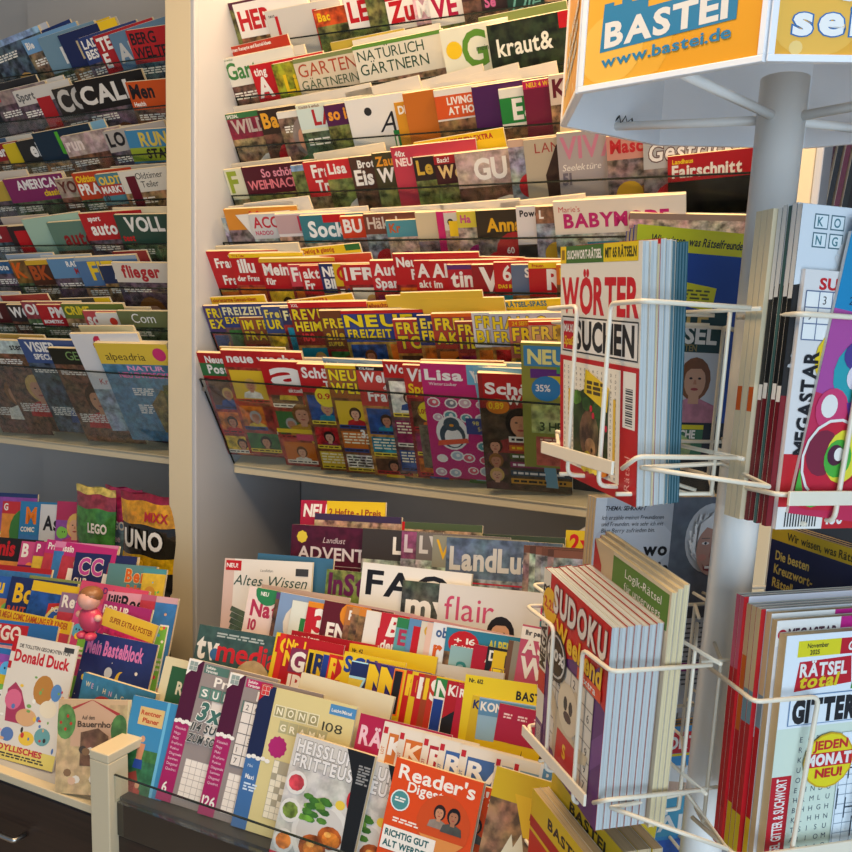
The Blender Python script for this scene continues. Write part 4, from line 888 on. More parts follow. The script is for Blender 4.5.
def tulip(a):
    a.rect(0, 0, 1, .8, '#8a6a4a', .2); a.rect(0, .8, 1, 1, '#c8a818'); a.pol([(.25, .86), (.6, .86), (.5, .6), (.42, .6)], '#d8b020'); a.rect(.45, .72, 1, .8, '#7a2a24'); a.text('Stricken', .5, .735, .04, W_, 'b')
    a.pol([(.3, .6), (.22, .45), (.3, .34), (.42, .34), (.48, .46), (.4, .62), (.34, .52)], '#dcd4b8'); a.pol([(.3, .34), (.12, .0), (.16, 0), (.36, .33)], '#4a6a34'); a.ell(.55, .18, .25, .2, '#a8683a', .2); a.text('Ca', .42, .1, .09, K_, 'b')
a(497, 766, '#7a6a4a', [], extra=tulip, w=.15, h=.23, t=.01, feat='with yellow band and white tulip', yaw=3)
a(565, 790, '#c8b41c', [T('DAS', R_, .05)], w=.14, h=.2, t=.008)
ff.build(61)

t4 = trow(1.335, -.587, 20, -.843, 'counter second row', .215, 8, 'puzzle')
a = t4.add
def tvm(a):
    a.rect(0, 0, 1, 1, '#3a5450', .7); a.text('tv', .02, .76, .17, W_, 'x', fit=.22); a.ell(.21, .8, .05, .05, '#3a6a9a'); a.text('media', .235, .76, .15, '#c8242c', 'b', fit=.62); a.lines(.2, .95, .5, 2, '#a8b4b0', seed=1)
    a.ell(.62, .6, .2, .24, '#b8a078', .8); a.ell(.62, .52, .15, .2, '#c99a7c')
a(200, 624, '#34504c', [], 'plain', extra=tvm, w=.235, yaw=3, slope=.17, feat='with a blonde head under the title', maxt=.004)
yel = '#d9b818'
for x, y, bg, tt, ft in ((277, 632, yel, [T('RA', R_, .08)], ''), (281, 633, '#c8281c', [T('GR', Y_, .08)], ''), (287, 634, '#a8141c', [T('Nr. 1', Y_, .05), T('NEU', Y_, .08)], ''), (292, 647, '#7a2a4a', [T('GO', W_, .1), T('1R', W_, .1, box='#a81c1c')], ''),
    (309, 649, yel, [T('L', K_, .12)], ''), (315, 650, '#d0ac18', [T('RO', NV, .1)], ''), (324, 653, yel, [T('1', '#1c3a8a', .3)], ''), (330, 654, '#c82018', [T('R', Y_, .1)], ''), (338, 656, '#b01c18', [T('X', Y_, .1)], ''), (345, 651, yel, [T('SCH', '#1c3a8a', .08)], ''), (352, 660, '#d8c040', [T('71', NV, .3, ol='#a8dcf0')], ''),
    (369, 661, '#5a2a6a', [T('N', Y_, .2, ol='#182060'), T('N', Y_, .2, ol='#182060')], ''), (381, 664, '#3a2a7a', [T('N', Y_, .2, ol='#182060'), T('M', Y_, .2, ol='#182060')], ''), (395, 668, yel, [T('1S', K_, .2, ol='#e86a1c')], ''), (407, 670, '#b81a18', [T('R', Y_, .1)], ''), (413, 671, yel, [T('D', R_, .1)], ''), (419, 673, '#b81a18', [T('R', W_, .1)], ''),
    (425, 674, '#9a4018', [T('KE', Y_, .1)], ''), (431, 675, '#b83018', [T('S', W_, .1)], ''), (437, 676, yel, [T('NEU', W_, .08, box='#2a7a3a'), T('1', '#1c3a8a', .25, ol=W_)], ''), (448, 680, '#a8141c', [T('KE', W_, .05)], 'with black diagonal field'), (459, 684, '#b01a34', [T('Rät', W_, .04)], '')):
    ex = (lambda a: a.pol([(0, .1), (0, .75), (.4, .9), (.4, .1)], '#1c1a1c')) if ft else None
    a(x, y, bg, tt, 'plain', w=.125, maxt=.009, feat=ft, extra=ex, slope=.2)
a(466, 674, '#dcc41c', [T('Nr. 612', K_, .02), T('BASTEI', K_, .04, u=.5)], 'plain', w=.19, slope=.15, ty=.02); a(473, 695, '#c9ac1c', [T('KR', NV, .04)], 'plain', w=.1); a(480, 697, '#8fb4cc', [T('KONG', W_, .04, box='#5a8ab0')], 'plain', w=.1, extra=lambda a: a.rect(0, 0, 1, .72, yel), slope=.16)
def pens(a):
    a.rect(0, .75, 1, 1, '#a81c3c'); a.lines(.1, .93, .8, 2, '#e8c8c8', seed=2)
    for k in range(4): a.ell(.2+.2*k, .6, .06, .12, W_, n=10); a.pol([(.16+.2*k, .45), (.26+.2*k, .72), (.3+.2*k, .7), (.22+.2*k, .42)], '#1c1a1c')
    a.text('FLINK', .1, .25, .06, NV, 'x')
a(500, 703, yel, [], 'plain', w=.1, extra=pens, feat='with magenta top and pens'); a(514, 706, yel, [], 'plain', w=.1, extra=pens, feat='with magenta top and black pens'); a(529, 709, yel, [], 'plain', w=.12, extra=pens, feat='with magenta top, largest in view')
a(292, 630, '#a81420', [T('Nr. 1 RÄTSEL', W_, .025)], 'plain', back=.05, slope=.18, w=.2); a(350, 643, '#dcbc1c', [T('Nr. 42', K_, .02)], 'plain', back=.045, slope=.16, w=.19); a(415, 660, '#c8c4bc', [], 'plain', back=.05, slope=.15, w=.18)
t4.build(62)

t3 = trow(1.42, -.515, 17, -.773, 'counter third row', .185, 8, 'food')
a = t3.add
a(250, 586, '#ddc8c0', [T('Natur', '#a82a4a', .09, u=.06), T('10', '#a82a4a', .06, u=.06)], 'plain', ty=.1, extra=lambda a: [a.ell(.22, .98, .14, .14, '#2c7a4a'), a.text('NEU', .14, .945, .03, W_, 'b')]); a(277, 592, '#5a3a6a', []); a(281, 592, '#7a94b8', [], 'plain', extra=lambda a: [a.ell(.3, .78, .22, .22, '#d8cfc0'), a.ell(.35, .55, .2, .2, '#a8245a')])
a(293, 600, '#d4d8cc', [T('P', W_, .05, box='#2c7a3a', u=.3, bu=.2, bw=.6)], 'plain', ty=.15, w=.12); a(309, 601, '#b81c28', [T('3', W_, .16, u=.15)], 'plain', ty=.08, ts=('#d8841c', '', W_, .04), w=.13); a(325, 600, '#5a1420', [T('ENT', W_, .085, u=.1)], 'plain', ty=.16, w=.15, extra=lambda a: a.ell(.5, .92, .25, .2, '#d8841c'), feat='with orange disc on top')
a(347, 606, '#a86a34', [T('P', W_, .05)]); a(353, 607, '#b8824a', []); a(360, 609, '#c87a24', []); a(367, 610, '#dcd8d0', [T('L', R_, .14, wt='x', u=.15)], 'plain', ty=.12); a(382, 612, '#b8202c', [T('Bild', W_, .1, sh=.2, u=.08), T('der Frau', W_, .05), T('Frau', W_, .08)], 'plain'); a(398, 617, '#5a9aa0', [T('EN', '#a83050', .08)], 'plain', ts=('#2c7a4a', '', W_, .07), ty=.08)
a(410, 618, '#5a88b0', [], 'plain', extra=lambda a: [a.rect(.05, .55, .5, .95, R_), a.text('Ayurveda', .3, .6, .05, W_, 'b', rot=math.pi/2)], feat='with red label'); a(422, 621, '#d0c8b8', [T('G', '#c8a02a', .05)], 'plain'); a(428, 622, '#d8b8a8', [], 'plain'); a(434, 622, '#d8dce0', [T('ober', '#3a5a8a', .05), T('r', OR, .1)], 'plain')
a(447, 627, '#2a7896', [T('ALPENKRÄUTER', '#c9c03a', .055, u=.42, fit=.56)], 'food', ty=.05, extra=lambda a: [a.ell(.18, .9, .15, .12, R_), a.text('+ 16', .09, .9, .04, W_, 'b', fit=.2), a.text('Seiten', .09, .86, .03, W_, 'b', fit=.2)], w=.2, slope=.15)
a(451, 645, '#8ab0b4', [T('act', '#2a7a7a', .13, wt='n', u=.1)], 'plain', w=.15, ty=.05, maxt=.004); a(474, 644, '#a8142c', [T('AS', W_, .06, u=.2), T('AW', W_, .08, u=.2)], 'plain', w=.13); a(488, 646, '#1c1a1a', [T('DAS', W_, .05), T('AW', R_, .08)], 'plain', w=.13); a(494, 650, yel, [T('DER', K_, .06, u=.2), T('FRÜ', '#e8d21c', .08, ol=NV)], 'plain', w=.12)
a(509, 640, '#6a4a34', [], 'plain', w=.13); a(514, 641, '#8a8474', [], 'plain', w=.13); a(523, 624, '#b8506a', [T('Ihr persönliches', K_, .025, box=W_), T('ASTRO', W_, .08), T('W', W_, .1)], 'plain', w=.2, extra=lambda a: [a.rect(.25, 0, 1, .65, '#b8b4b0'), a.bust(.6, .5, .1, cloth='#1c1c1c', hair='#1c1a1a')], feat='with woman in black')
a(262, 584, '#b8a094', [], 'plain', back=.04, slope=.16, w=.22); a(330, 599, '#c0a0a8', [], 'plain', back=.045, slope=.18, w=.2); a(410, 614, '#c89aa0', [], 'plain', back=.04, slope=.21, w=.22)
t3.build(63)

t2 = trow(1.50, -.485, 14, -.743, 'counter fourth row', .10, 5, 'plain')
a = t2.add
def altes(a):
    a.rect(0, 0, .12, 1, '#d0b4a8'); a.rect(.02, .9, .2, .985, R_); a.text('NEU!', .03, .925, .035, W_, 'b', fit=.13); a.text('Landleben', .42, .9, .022, '#5a5a54', 'n', shear=.3); a.text('Altes Wissen', .12, .78, .085, '#2c4a3c', 'n', fit=.82, shear=.3); a.rect(.82, .88, .96, .94, '#3a3a3a', .9)
    for k in range(9): a.pol([(.3, .55-k*.05), (.12, .6-k*.05), (.1, .56-k*.05), (.3, .5-k*.05)], '#4a5a44', .6); a.pol([(.3, .55-k*.05), (.42, .62-k*.05), (.43, .58-k*.05), (.3, .5-k*.05)], '#4a5a44', .6)
    a.rect(.42, .1, .7, .68, '#5a1a1c')
a(225, 558, '#dcd6cc', [], extra=altes, w=.225, yaw=4, slope=.05, feat='with green script title and fir twig', maxt=.006); a(327, 569, '#6a7a3a', [T('InStyle', '#5a1240', .12)], 'knit', bgpat=.2, w=.21)
a(363, 562, '#dedcd6', [T('FAQ', K_, .14, wt='b', u=.06, fit=.75)], w=.24, slope=.11, ty=.05, feat='with very large black title'); a(403, 580, '#4a4e44', [T('my', W_, .15, u=.08, fit=.6)], 'knit', bgpat=.1, w=.16, ty=.08)
def flair(a):
    a.text('flair', .05, .76, .16, '#c0486a', 'n', fit=.38); a.bust(.49, .70, .085, '#d0a080', '#1d1613', '#c8c4bc')
a(440, 583, '#d4d2ce', [], extra=flair, w=.27, slope=.10, feat='with pink title and dark-haired woman'); a(541, 606, '#2c6a7a', [T('E', W_, .1)], 'plain', w=.15, ts=(MG, '', W_, .1))
a(258, 553, '#3a6a8a', [], back=.03, w=.2, slope=.08)
t2.build(64)

t1 = trow(1.62, -.435, 10, -.688, 'counter back row', .06, 5, 'knit')
a = t1.add
def advent(a):
    a.rect(0, 0, 1, 1, '#4a1028', .6); a.text('Landlust', .4, .86, .045, '#c8b8b8', 'n', shear=.3); a.text('ADVENT', .1, .72, .1, '#d4ccd0', 'b', fit=.82); a.ell(.14, .9, .07, .07, '#d8c03a', star=8); a.rect(.1, .67, .9, .675, '#a89a9a')
a(292, 524, '#4a1028', [], 'plain', extra=advent, w=.21, yaw=3, feat='with white festive title'); a(363, 528, '#3a3430', [T('La', W_, .1, u=.4)], 'knit', w=.19, ty=.06); a(402, 531, '#7a4060', [T('L', '#c8b8c0', .1)], 'knit', bgpat=.3); a(417, 532, '#6a6460', [T('LW', '#c8c4c0', .1)], 'knit')
a(433, 535, '#8a8a7a', [T('W', '#d8a81c', .12, wt='n')], 'knit'); a(447, 537, '#5a6c84', [T('LandLust', '#c8c8c4', .13, fit=.8)], 'knit', w=.25, ty=.07, bgpat=.4, feat='with big pale title', extra=lambda a: a.rect(.1, .68, .8, .69, '#b8243c')); 
for k, x in enumerate((524, 530, 536, 542, 548, 554)): a(x, 545+k, ['#6a4434', '#54382c', '#7a5040'][k % 3], [], 'knit', w=.2, maxt=.008)
a(301, 500, '#a81c3c', [T('NEU', W_, .08, sh=.1)], 'plain', back=.05, w=.23, slope=.03, extra=lambda a: [a.rect(.32, .86, 1, 1, '#d8b81c'), a.text('2 Hefte - 1 Preis', .35, .9, .045, '#8a2a1c', 'b', fit=.6)], feat='with yellow price banner')
a(315, 513, '#3a2c4a', [], 'knit', back=.04, w=.23, slope=.05); a(392, 521, '#4a5a3a', [], 'knit', back=.045, w=.22, slope=.05, extra=lambda a: a.rect(0, .93, .15, 1, R_)); a(467, 533, '#3a4a3a', [], 'knit', back=.05, w=.22, slope=.05); a(566, 530, '#c9b21c', [T('2x', R_, .1, sh=.1)], 'plain', back=.06, w=.18, slope=.04)
t1.build(65)

# ------------------------------------------------------------------ children magazines on the left desk
def kc(Y, z, lean, floor, desc, slope, **k): return trow(Y, z, lean, floor, desc, slope, cat='magazine', X0=-1.7, **k)
def donald(a):
    a.rect(0, .86, .07, .99, R_); a.text('DIE TOLLSTEN GESCHICHTEN VON', .12, .905, .028, '#3a3430', 'b', fit=.78)
    a.text('Donald Duck', .08, .79, .09, '#c01c2a', 'x', fit=.84); a.rect(.8, .93, .95, .97, '#3a3a3a'); a.rect(0, .72, .05, .78, R_)
    a.rect(0, 0, 1, .12, '#e0cc6a', 1)
    # plain coloured armchair and party things stand in for the drawn figures
    a.pol([(.08, .55), (.18, .62), (.3, .56), (.42, .42), (.4, .3), (.14, .3)], '#a83a5a'); a.ell(.2, .48, .13, .12, '#d86a8a'); a.ell(.62, .6, .15, .17, '#b8803a'); a.ell(.75, .46, .13, .1, '#e8dcc0')
    a.ell(.45, .36, .16, .1, '#d8a878'); a.ell(.22, .2, .1, .08, '#5a7ab0'); a.ell(.52, .2, .12, .08, '#e8c040'); a.ell(.75, .24, .12, .1, '#6aa0a0'); a.ell(.82, .6, .08, .1, '#5a8ac0')
    rn = random.Random(11)
    for k in range(26): a.ell(rn.uniform(.06, .94), rn.uniform(.14, .7), rn.uniform(.012, .04), rn.uniform(.012, .035), rn.choice(['#c83a3a', '#5a7ab0', '#e8c040', '#7aa85a', '#3a3430', '#e89ab0', '#d8a878', '#f0ece0']), n=9)
    a.text('IDYLLISCHES', .1, .075, .045, '#c01c3a', 'x', fit=.7); a.lines(.15, .045, .7, 2, '#3a3430', seed=5)
k4 = kc(1.25, -.66, 20, -.915, 'children desk front row', .165, yaw=5, style='kid')
a = k4.add
a(15, 634, '#ddd6c8', [], 'plain', extra=donald, w=.185, h=.265, slope=.19, feat='with large red title', yaw=3)
a(-45, 640, '#2a6aa8', [], 'kid', w=.2, h=.26, extra=lambda a: a.rect(0, .7, 1, .78, '#d8b81c')) 
def farm(a):
    a.rect(0, 0, 1, .95, '#c8ac80', .7); a.pol([(.2, .88), (.5, 1), (.85, .85), (.85, .5), (.2, .5)], '#cfa888'); a.pol([(.15, .86), (.5, .995), (.9, .82), (.9, .86), (.5, 1), (.15, .9)], '#b03a3a')
    a.text('Auf dem', .36, .79, .04, '#5a4a3a', 'b'); a.text('Bauernhof', .3, .71, .06, '#4a3a2a', 'b', fit=.52); a.ell(.12, .76, .15, .2, '#5f8a4a', .6); a.ell(.9, .68, .12, .18, '#4f7a44', .6)
    for u, v in ((.05, .75), (.15, .82), (.12, .68), (.2, .74)): a.ell(u, v, .02, .02, '#c03a2a', n=8)
    a.pol([(.35, .65), (.6, .7), (.75, .62), (.75, .3), (.35, .3)], '#7a5a44', .5); rn = random.Random(2)
    for k in range(12): a.ell(rn.uniform(.1, .9), rn.uniform(.06, .5), .06, .045, rn.choice(['#e0d8c8', '#8a6a4a', '#c8a070', '#4a4038', '#d8b090']), n=8)
def weih(a):
    a.rect(0, 0, 1, 1, '#3a7a98', .8)
    for k, c in enumerate('WEIHNACHTEN'): a.text(c, .06+k*.083, .87-.008*k, .05, ['#d8c8a0', '#c8a0b8', '#a8d0d8'][k % 3], 'b')
    a.ell(.4, .4, .35, .3, '#c8a888', .5); a.ell(.35, .72, .15, .1, '#b03a3a')
k4.build(66)
kf = kc(1.17, -.72, 16, -.914, 'children desk very front', .2, yaw=3, style='plain')
a = kf.add
a(84, 672, '#3a7a98', [], extra=weih, w=.2, h=.2, t=.012, feat='with pastel letters', slope=.30, yaw=0, push=.045)
a(59, 699, '#cfae86', [], extra=farm, w=.175, h=.185, t=.012, feat='with farmhouse picture', slope=.02, yaw=3)
kf.build(67)
k3 = kc(1.36, -.60, 22, -.893, 'children desk second row', .2, yaw=6, style='kid')
a = k3.add
a(-12, 618, '#2a6ab0', [T('LEGO', W_, .09, box='#b8202a', bu=0, bw=.6)], 'kid', ty=.06, slope=.12)
def bastel(a):
    a.rect(0, 0, 1, 1, '#27356e', .9); a.rect(0, 0, 1, .25, '#dce0e8'); a.text('Mein Bastelblock', .04, .82, .12, '#d87ab0', 'x', fit=.8)
    a.ell(.42, .68, .055, .06, '#c8d0d8'); a.ell(.6, .64, .07, .09, '#e0b83a'); a.ell(.63, .655, .055, .07, '#27356e'); a.ell(.38, .32, .09, .08, '#c02a2a'); a.ell(.1, .6, .04, .04, '#e0c83a', star=5); a.ell(.85, .25, .12, .08, '#b8803a'); a.ell(.8, .72, .02, .02, W_)
    rn = random.Random(1)
    for k in range(16): a.ell(rn.random(), rn.uniform(.3, .95), .007, .007, W_, n=6)
a(88, 631, '#27356e', [], 'plain', extra=bastel, w=.2, h=.25, feat='with night sky', slope=.2, yaw=2, t=.006)
def total(a):
    a.rect(0, 0, 1, 1, '#c02468', .4); a.pol([(0, 1), (0, .86), (1, .86), (1, 1)], '#dcb83a'); a.text('SUPER EXTRAS POSTER', .15, .905, .04, '#8a3a1c', 'b', fit=.8); a.text('Total', .08, .66, .14, W_, 'x', outline='#8a1248', shear=.15, fit=.5); a.ell(.7, .5, .25, .2, '#d88a5a', .2); a.ell(.7, .72, .06, .06, '#e8d8d8'); a.ell(.25, .4, .15, .12, '#e86aa0')
a(106, 607, '#c02468', [], 'plain', extra=total, w=.165, feat='with yellow banner, white title', slope=.36, push=.045, yaw=0, t=.006)
a(-10, 606, '#d9b41c', [T('SUPER MEGA COMIC SAMMLUNG FÜR KINDER', '#a8441c', .04)], 'kid', back=.03, w=.28, slope=.2, ty=.02, feat='with long yellow banner'); a(104, 600, '#a02a6a', [T('POP-UP', W_, .05)], 'kid', back=.06, w=.15, slope=.2)
k3.build(68)
k2 = kc(1.50, -.55, 22, -.868, 'children desk third row', .12, yaw=6, style='kid')
a = k2.add
a(-14, 574, '#2a5aa8', [T('Feu', Y_, .1)], 'kid'); a(12, 576, '#1c2a5a', [T('Bob', '#e0b41c', .13, u=.1), T('BAUT', '#c8501c', .05)], 'kid', ty=.07)
def pit(a):
    a.rect(0, 0, 1, 1, '#22509a', .6); a.rect(0, .9, 1, 1, '#d8b41c'); a.pol([(.3, .8), (.75, .86), (.7, .55), (.5, .4), (.3, .5)], '#b82a24'); a.ell(.5, .62, .22, .22, '#d8c878'); a.ell(.5, .62, .18, .18, '#2a5ab0'); a.ell(.5, .65, .09, .09, '#e0c040', star=5); a.text('POLIZEI', .36, .73, .04, W_, 'b', fit=.28); a.text('PIT', .38, .5, .09, W_, 'x', outline='#1c2a5a', fit=.26); a.ell(.85, .4, .1, .12, '#e8b890')
a(34, 580, '#22509a', [], 'plain', extra=pit, w=.21, feat='with police badge picture', slope=.16)
a(62, 592, '#8a6a8a', [T('Ret', W_, .08)], 'kid'); a(82, 580, '#c8486a', [T('Prinzessin', '#5a2a6a', .08, wt='n', fit=.6, u=.35)], 'kid', w=.2, slope=.17, feat='with princess script title'); a(108, 591, '#d89ab0', [T('lilliBee', K_, .1, wt='b')], 'kid', slope=.1, w=.14); a(142, 594, '#b85a7a', [], 'kid', w=.085); a(157, 596, '#c8a0a8', [], 'kid', w=.06)
a(-4, 564, '#a81c24', [], 'kid', back=.05, slope=.1); a(30, 575, '#8a9a5a', [], 'kid', back=.045, slope=.13)
k2.build(69)
k1 = kc(1.66, -.50, 20, -.838, 'children desk fourth row', .08, yaw=6, style='kid')
a = k1.add
a(-14, 536, '#1c181a', [T('Minis', R_, .12)], 'kid'); a(22, 541, '#c04a7a', [T('B', W_, .1)], 'kid', extra=lambda a: a.rect(.0, .5, .9, .75, '#6a1a5a')); a(36, 541, '#a82a6a', [T('P', W_, .06)], 'kid')
a(47.5, 539, '#b82a74', [T('Prinzessin', W_, .05)], 'kid', w=.25, slope=.15, feat='with wide pink banner', yaw=3); a(56, 541, '#c0407a', [], 'kid', ts=('#d080a8', '', W_, .06)); a(76, 552, '#222a5c', [T('CC', '#c04a9a', .12, ol=W_, u=.1), T('CLUB', W_, .04)], 'kid', w=.2, slope=.08, ty=.06); a(109, 563, '#5a8a90', [T('Ben', '#d8641c', .09, u=.4, ol='#e8d8a0'), T('Baller', '#d8641c', .05, u=.45)], 'kid', w=.15, slope=.08, ty=.05)
a(144, 568, '#4a94a0', [], 'kid', w=.07, extra=lambda a: a.ell(.4, .75, .25, .28, '#c8923a'), feat='with honey-coloured bear shape')
k1.build(70)
k0 = kc(1.86, -.47, 12, -.778, 'children desk fifth row', .05, yaw=5, style='kid')
a = k0.add
a(-10, 492, '#22386a', [], 'kid', slope=.05, w=.2); a(3, 501, '#c03038', [T('G', W_, .06)], 'kid', w=.18, extra=lambda a: a.ell(.5, .6, .3, .4, '#3a7a3a')); a(21, 501, '#2a7ab0', [T('M', '#e0781c', .14, u=.15), T('COMIC', W_, .04)], 'kid', w=.18, ty=.08)
a(41, 504, '#c8ccd0', [T('Aste', K_, .12, u=.1)], 'plain', w=.17, ty=.15); a(57.5, 501, '#a8305a', [T('B', W_, .1, u=.6)], 'kid', w=.19, extra=lambda a: a.bust(.4, .72, .14, '#d8a888', '#d8b060', '#c03a7a'), feat='with blonde doll face')
k0.build(71)

# foil toy bags beside the fifth row
def foil_bag(px, py, Y, w, h, cols, label, txts, seed):
    P = at_y(px, py, Y); rn = random.Random(seed)
    lean = math.radians(12)
    root = empty('foil_bag', Matrix.Translation(P - Vector((0, -math.sin(lean)*h*0, h))), label, 'toy bag', None)
    n, m = 12, 14
    def surf(i, j, side):
        u, v = i/n, j/m
        bul = (math.sin(math.pi*u)**.6)*(math.sin(math.pi*min(max(v, .0), 1))**.5)*.022
        wr = .0025*math.sin(9*u+5*v+seed)*math.sin(7*v+3*u)
        return Vector((u*w+.004*math.sin(8*v+seed), side*(bul+wr)+math.tan(lean)*v*h*.0+.0, v*h+.003*math.sin(11*u+seed)))
    V = []; F = []; C = []
    for side in (-1, 1):
        b = len(V)
        for j in range(m+1):
            for i in range(n+1): V.append(surf(i, j, side))
        for j in range(m):
            for i in range(n):
                q = [b+j*(n+1)+i, b+j*(n+1)+i+1, b+(j+1)*(n+1)+i+1, b+(j+1)*(n+1)+i]
                F.append(q if side < 0 else q[::-1])
                v = j/m; c = cols[-1][1]
                for lim, cc in cols:
                    if v >= lim: c = cc; break
                C.append((*lin(c), .55))
    me = bpy.data.meshes.new('foil'); me.from_pydata([tuple(v) for v in V], [], F); me.materials.append(M_FOIL)
    at = me.color_attributes.new('Col', 'FLOAT_COLOR', 'CORNER'); buf = []
    for f, c in zip(F, C): buf += list(c)*len(f)
    at.data.foreach_set('color', buf)
    me.polygons.foreach_set('use_smooth', [True]*len(F))
    link(bpy.data.objects.new('foil', me), root)
    A = Art(w, h)
    for t in txts: A.text(*t[:6], **(t[6] if len(t) > 6 else {}))
    me = bpy.data.meshes.new('print'); 
    def lift(x, z):
        u, v = x/w, z/h; return -((math.sin(math.pi*min(max(u, 0), 1))**.6)*(math.sin(math.pi*min(max(v, 0), 1))**.5)*.022+.0035)
    me.from_pydata([(x, lift(x, z)+y, z) for x, y, z in A.v], [], A.f); me.materials.append(M_PRINT)
    at = me.color_attributes.new('Col', 'FLOAT_COLOR', 'CORNER'); buf = []
    for f, c in zip(A.f, A.c): buf += list(c)*len(f)
    at.data.foreach_set('color', buf); link(bpy.data.objects.new('print', me), root)
M_FOIL = M_PRINT.copy(); M_FOIL.name = 'printed_foil'; M_FOIL.node_tree.nodes['Principled BSDF'].inputs['Roughness'].default_value = .2; M_FOIL.node_tree.nodes['Principled BSDF'].inputs['Coat Weight'].default_value = .6
foil_bag(76, 484, 1.84, .16, .30, [(.86, '#c9b45a'), (.72, '#8a3040'), (.38, '#3c7a34'), (0, '#3a2030')], 'green and yellow foil toy bag standing left of two darker bags', [('LEGO', .45, .55, .09, W_, 'x', dict(fit=.42))], 1)
foil_bag(106, 485, 1.90, .15, .30, [(.75, '#a02458'), (.6, '#b83a6a'), (0, '#7a9ab0')], 'pink and pale blue foil toy bag between the green and the yellow bag', [('LEGO', .15, .58, .08, W_, 'x', dict(fit=.5)), ('Fee', .3, .45, .07, '#e8c8d8', 'b')], 2)
foil_bag(122, 490, 1.80, .21, .31, [(.9, '#7a1430'), (.7, '#c98c14'), (.4, '#1c1a14'), (.25, '#c9a014'), (0, '#1a1a1c')], 'big yellow and black foil toy bag beside the cream upright', [('MIXX', .5, .76, .08, '#a82430', 'x'), ('UNO', .12, .5, .16, W_, 'x', dict(fit=.7, outline=K_)), ('FLIP', .2, .3, .09, '#e8b81c', 'x')], 3)
def toy(px, py, Y):
    P = at_y(px, py, Y); root = empty('toy_figure', Matrix.Translation(P), 'small pink plastic toy figure with round body standing among the pink magazines', 'toy')
    def ball(c, r, m, name, sc=(1, 1, 1)):
        import bmesh
        bm = bmesh.new(); bmesh.ops.create_uvsphere(bm, u_segments=18, v_segments=12, radius=r); me = bpy.data.meshes.new(name); 
        for v in bm.verts: v.co = Vector((v.co.x*sc[0], v.co.y*sc[1], v.co.z*sc[2]))+Vector(c)
        for f in bm.faces: f.smooth = True
        bm.to_mesh(me); bm.free(); me.materials.append(m); link(bpy.data.objects.new(name, me), root)
    mp = mat('pink_plastic', '#c8405c', .3); ms = mat('skin_plastic', '#dba08c', .35); mh = mat('brown_plastic', '#8a5a34', .4)
    ball((0, 0, .0), .028, mp, 'body', (1, .8, 1.1)); ball((0, -.002, .045), .024, ms, 'head'); ball((0, .004, .055), .025, mh, 'hair', (1.05, 1, .75))
    for sx in (-1, 1): ball((sx*.012, -.012, -.035), .012, mp, 'foot', (1, 1.2, .8)); ball((sx*.028, -.005, .008), .008, ms, 'hand')
toy(90.5, 619, 1.31)
# ------------------------------------------------------------------ spinner stand
A0 = Vector((-.125, 1.13, EYE))
def fr_(deg):
    t = math.radians(deg)
    return Vector((math.cos(t), math.sin(t), 0)), Vector((math.sin(t), -math.cos(t), 0))
PK_ = {1: fr_(-48), 2: fr_(42), 3: fr_(222), 4: fr_(132)}
def pp(k, e, n, z): return A0 + PK_[k][0]*e + PK_[k][1]*n + Vector((0, 0, z))
POST = Vector((-.1035, 1.14, 0))
stand = empty('spinner_stand', Matrix.Translation(POST), 'tall white wire spinner stand in front of the right rack, holding puzzle magazines', 'spinner stand')
def sput(g, nm, lab=None, bevel=0, smooth=False):
    g.v = [Vector(v)-POST for v in g.v]
    o = g.build(nm, stand, bevel=bevel, smooth=smooth)
    if lab: o['label'] = lab
    return o
g = MB(); n = 40; r = .0275
oc = [(POST.x+r*math.cos(2*math.pi*k/n), POST.y+r*math.sin(2*math.pi*k/n)) for k in range(n)]
g.poly_prism(oc, .06, EYE+.33, M_POST); o = sput(g, 'post', smooth=True)
g = MB(); oc = [(POST.x+.2*math.cos(2*math.pi*k/28), POST.y+.2*math.sin(2*math.pi*k/28)) for k in range(28)]
g.poly_prism(oc, 0, .06, M_POST); sput(g, 'base', bevel=.004)
WR = .0027
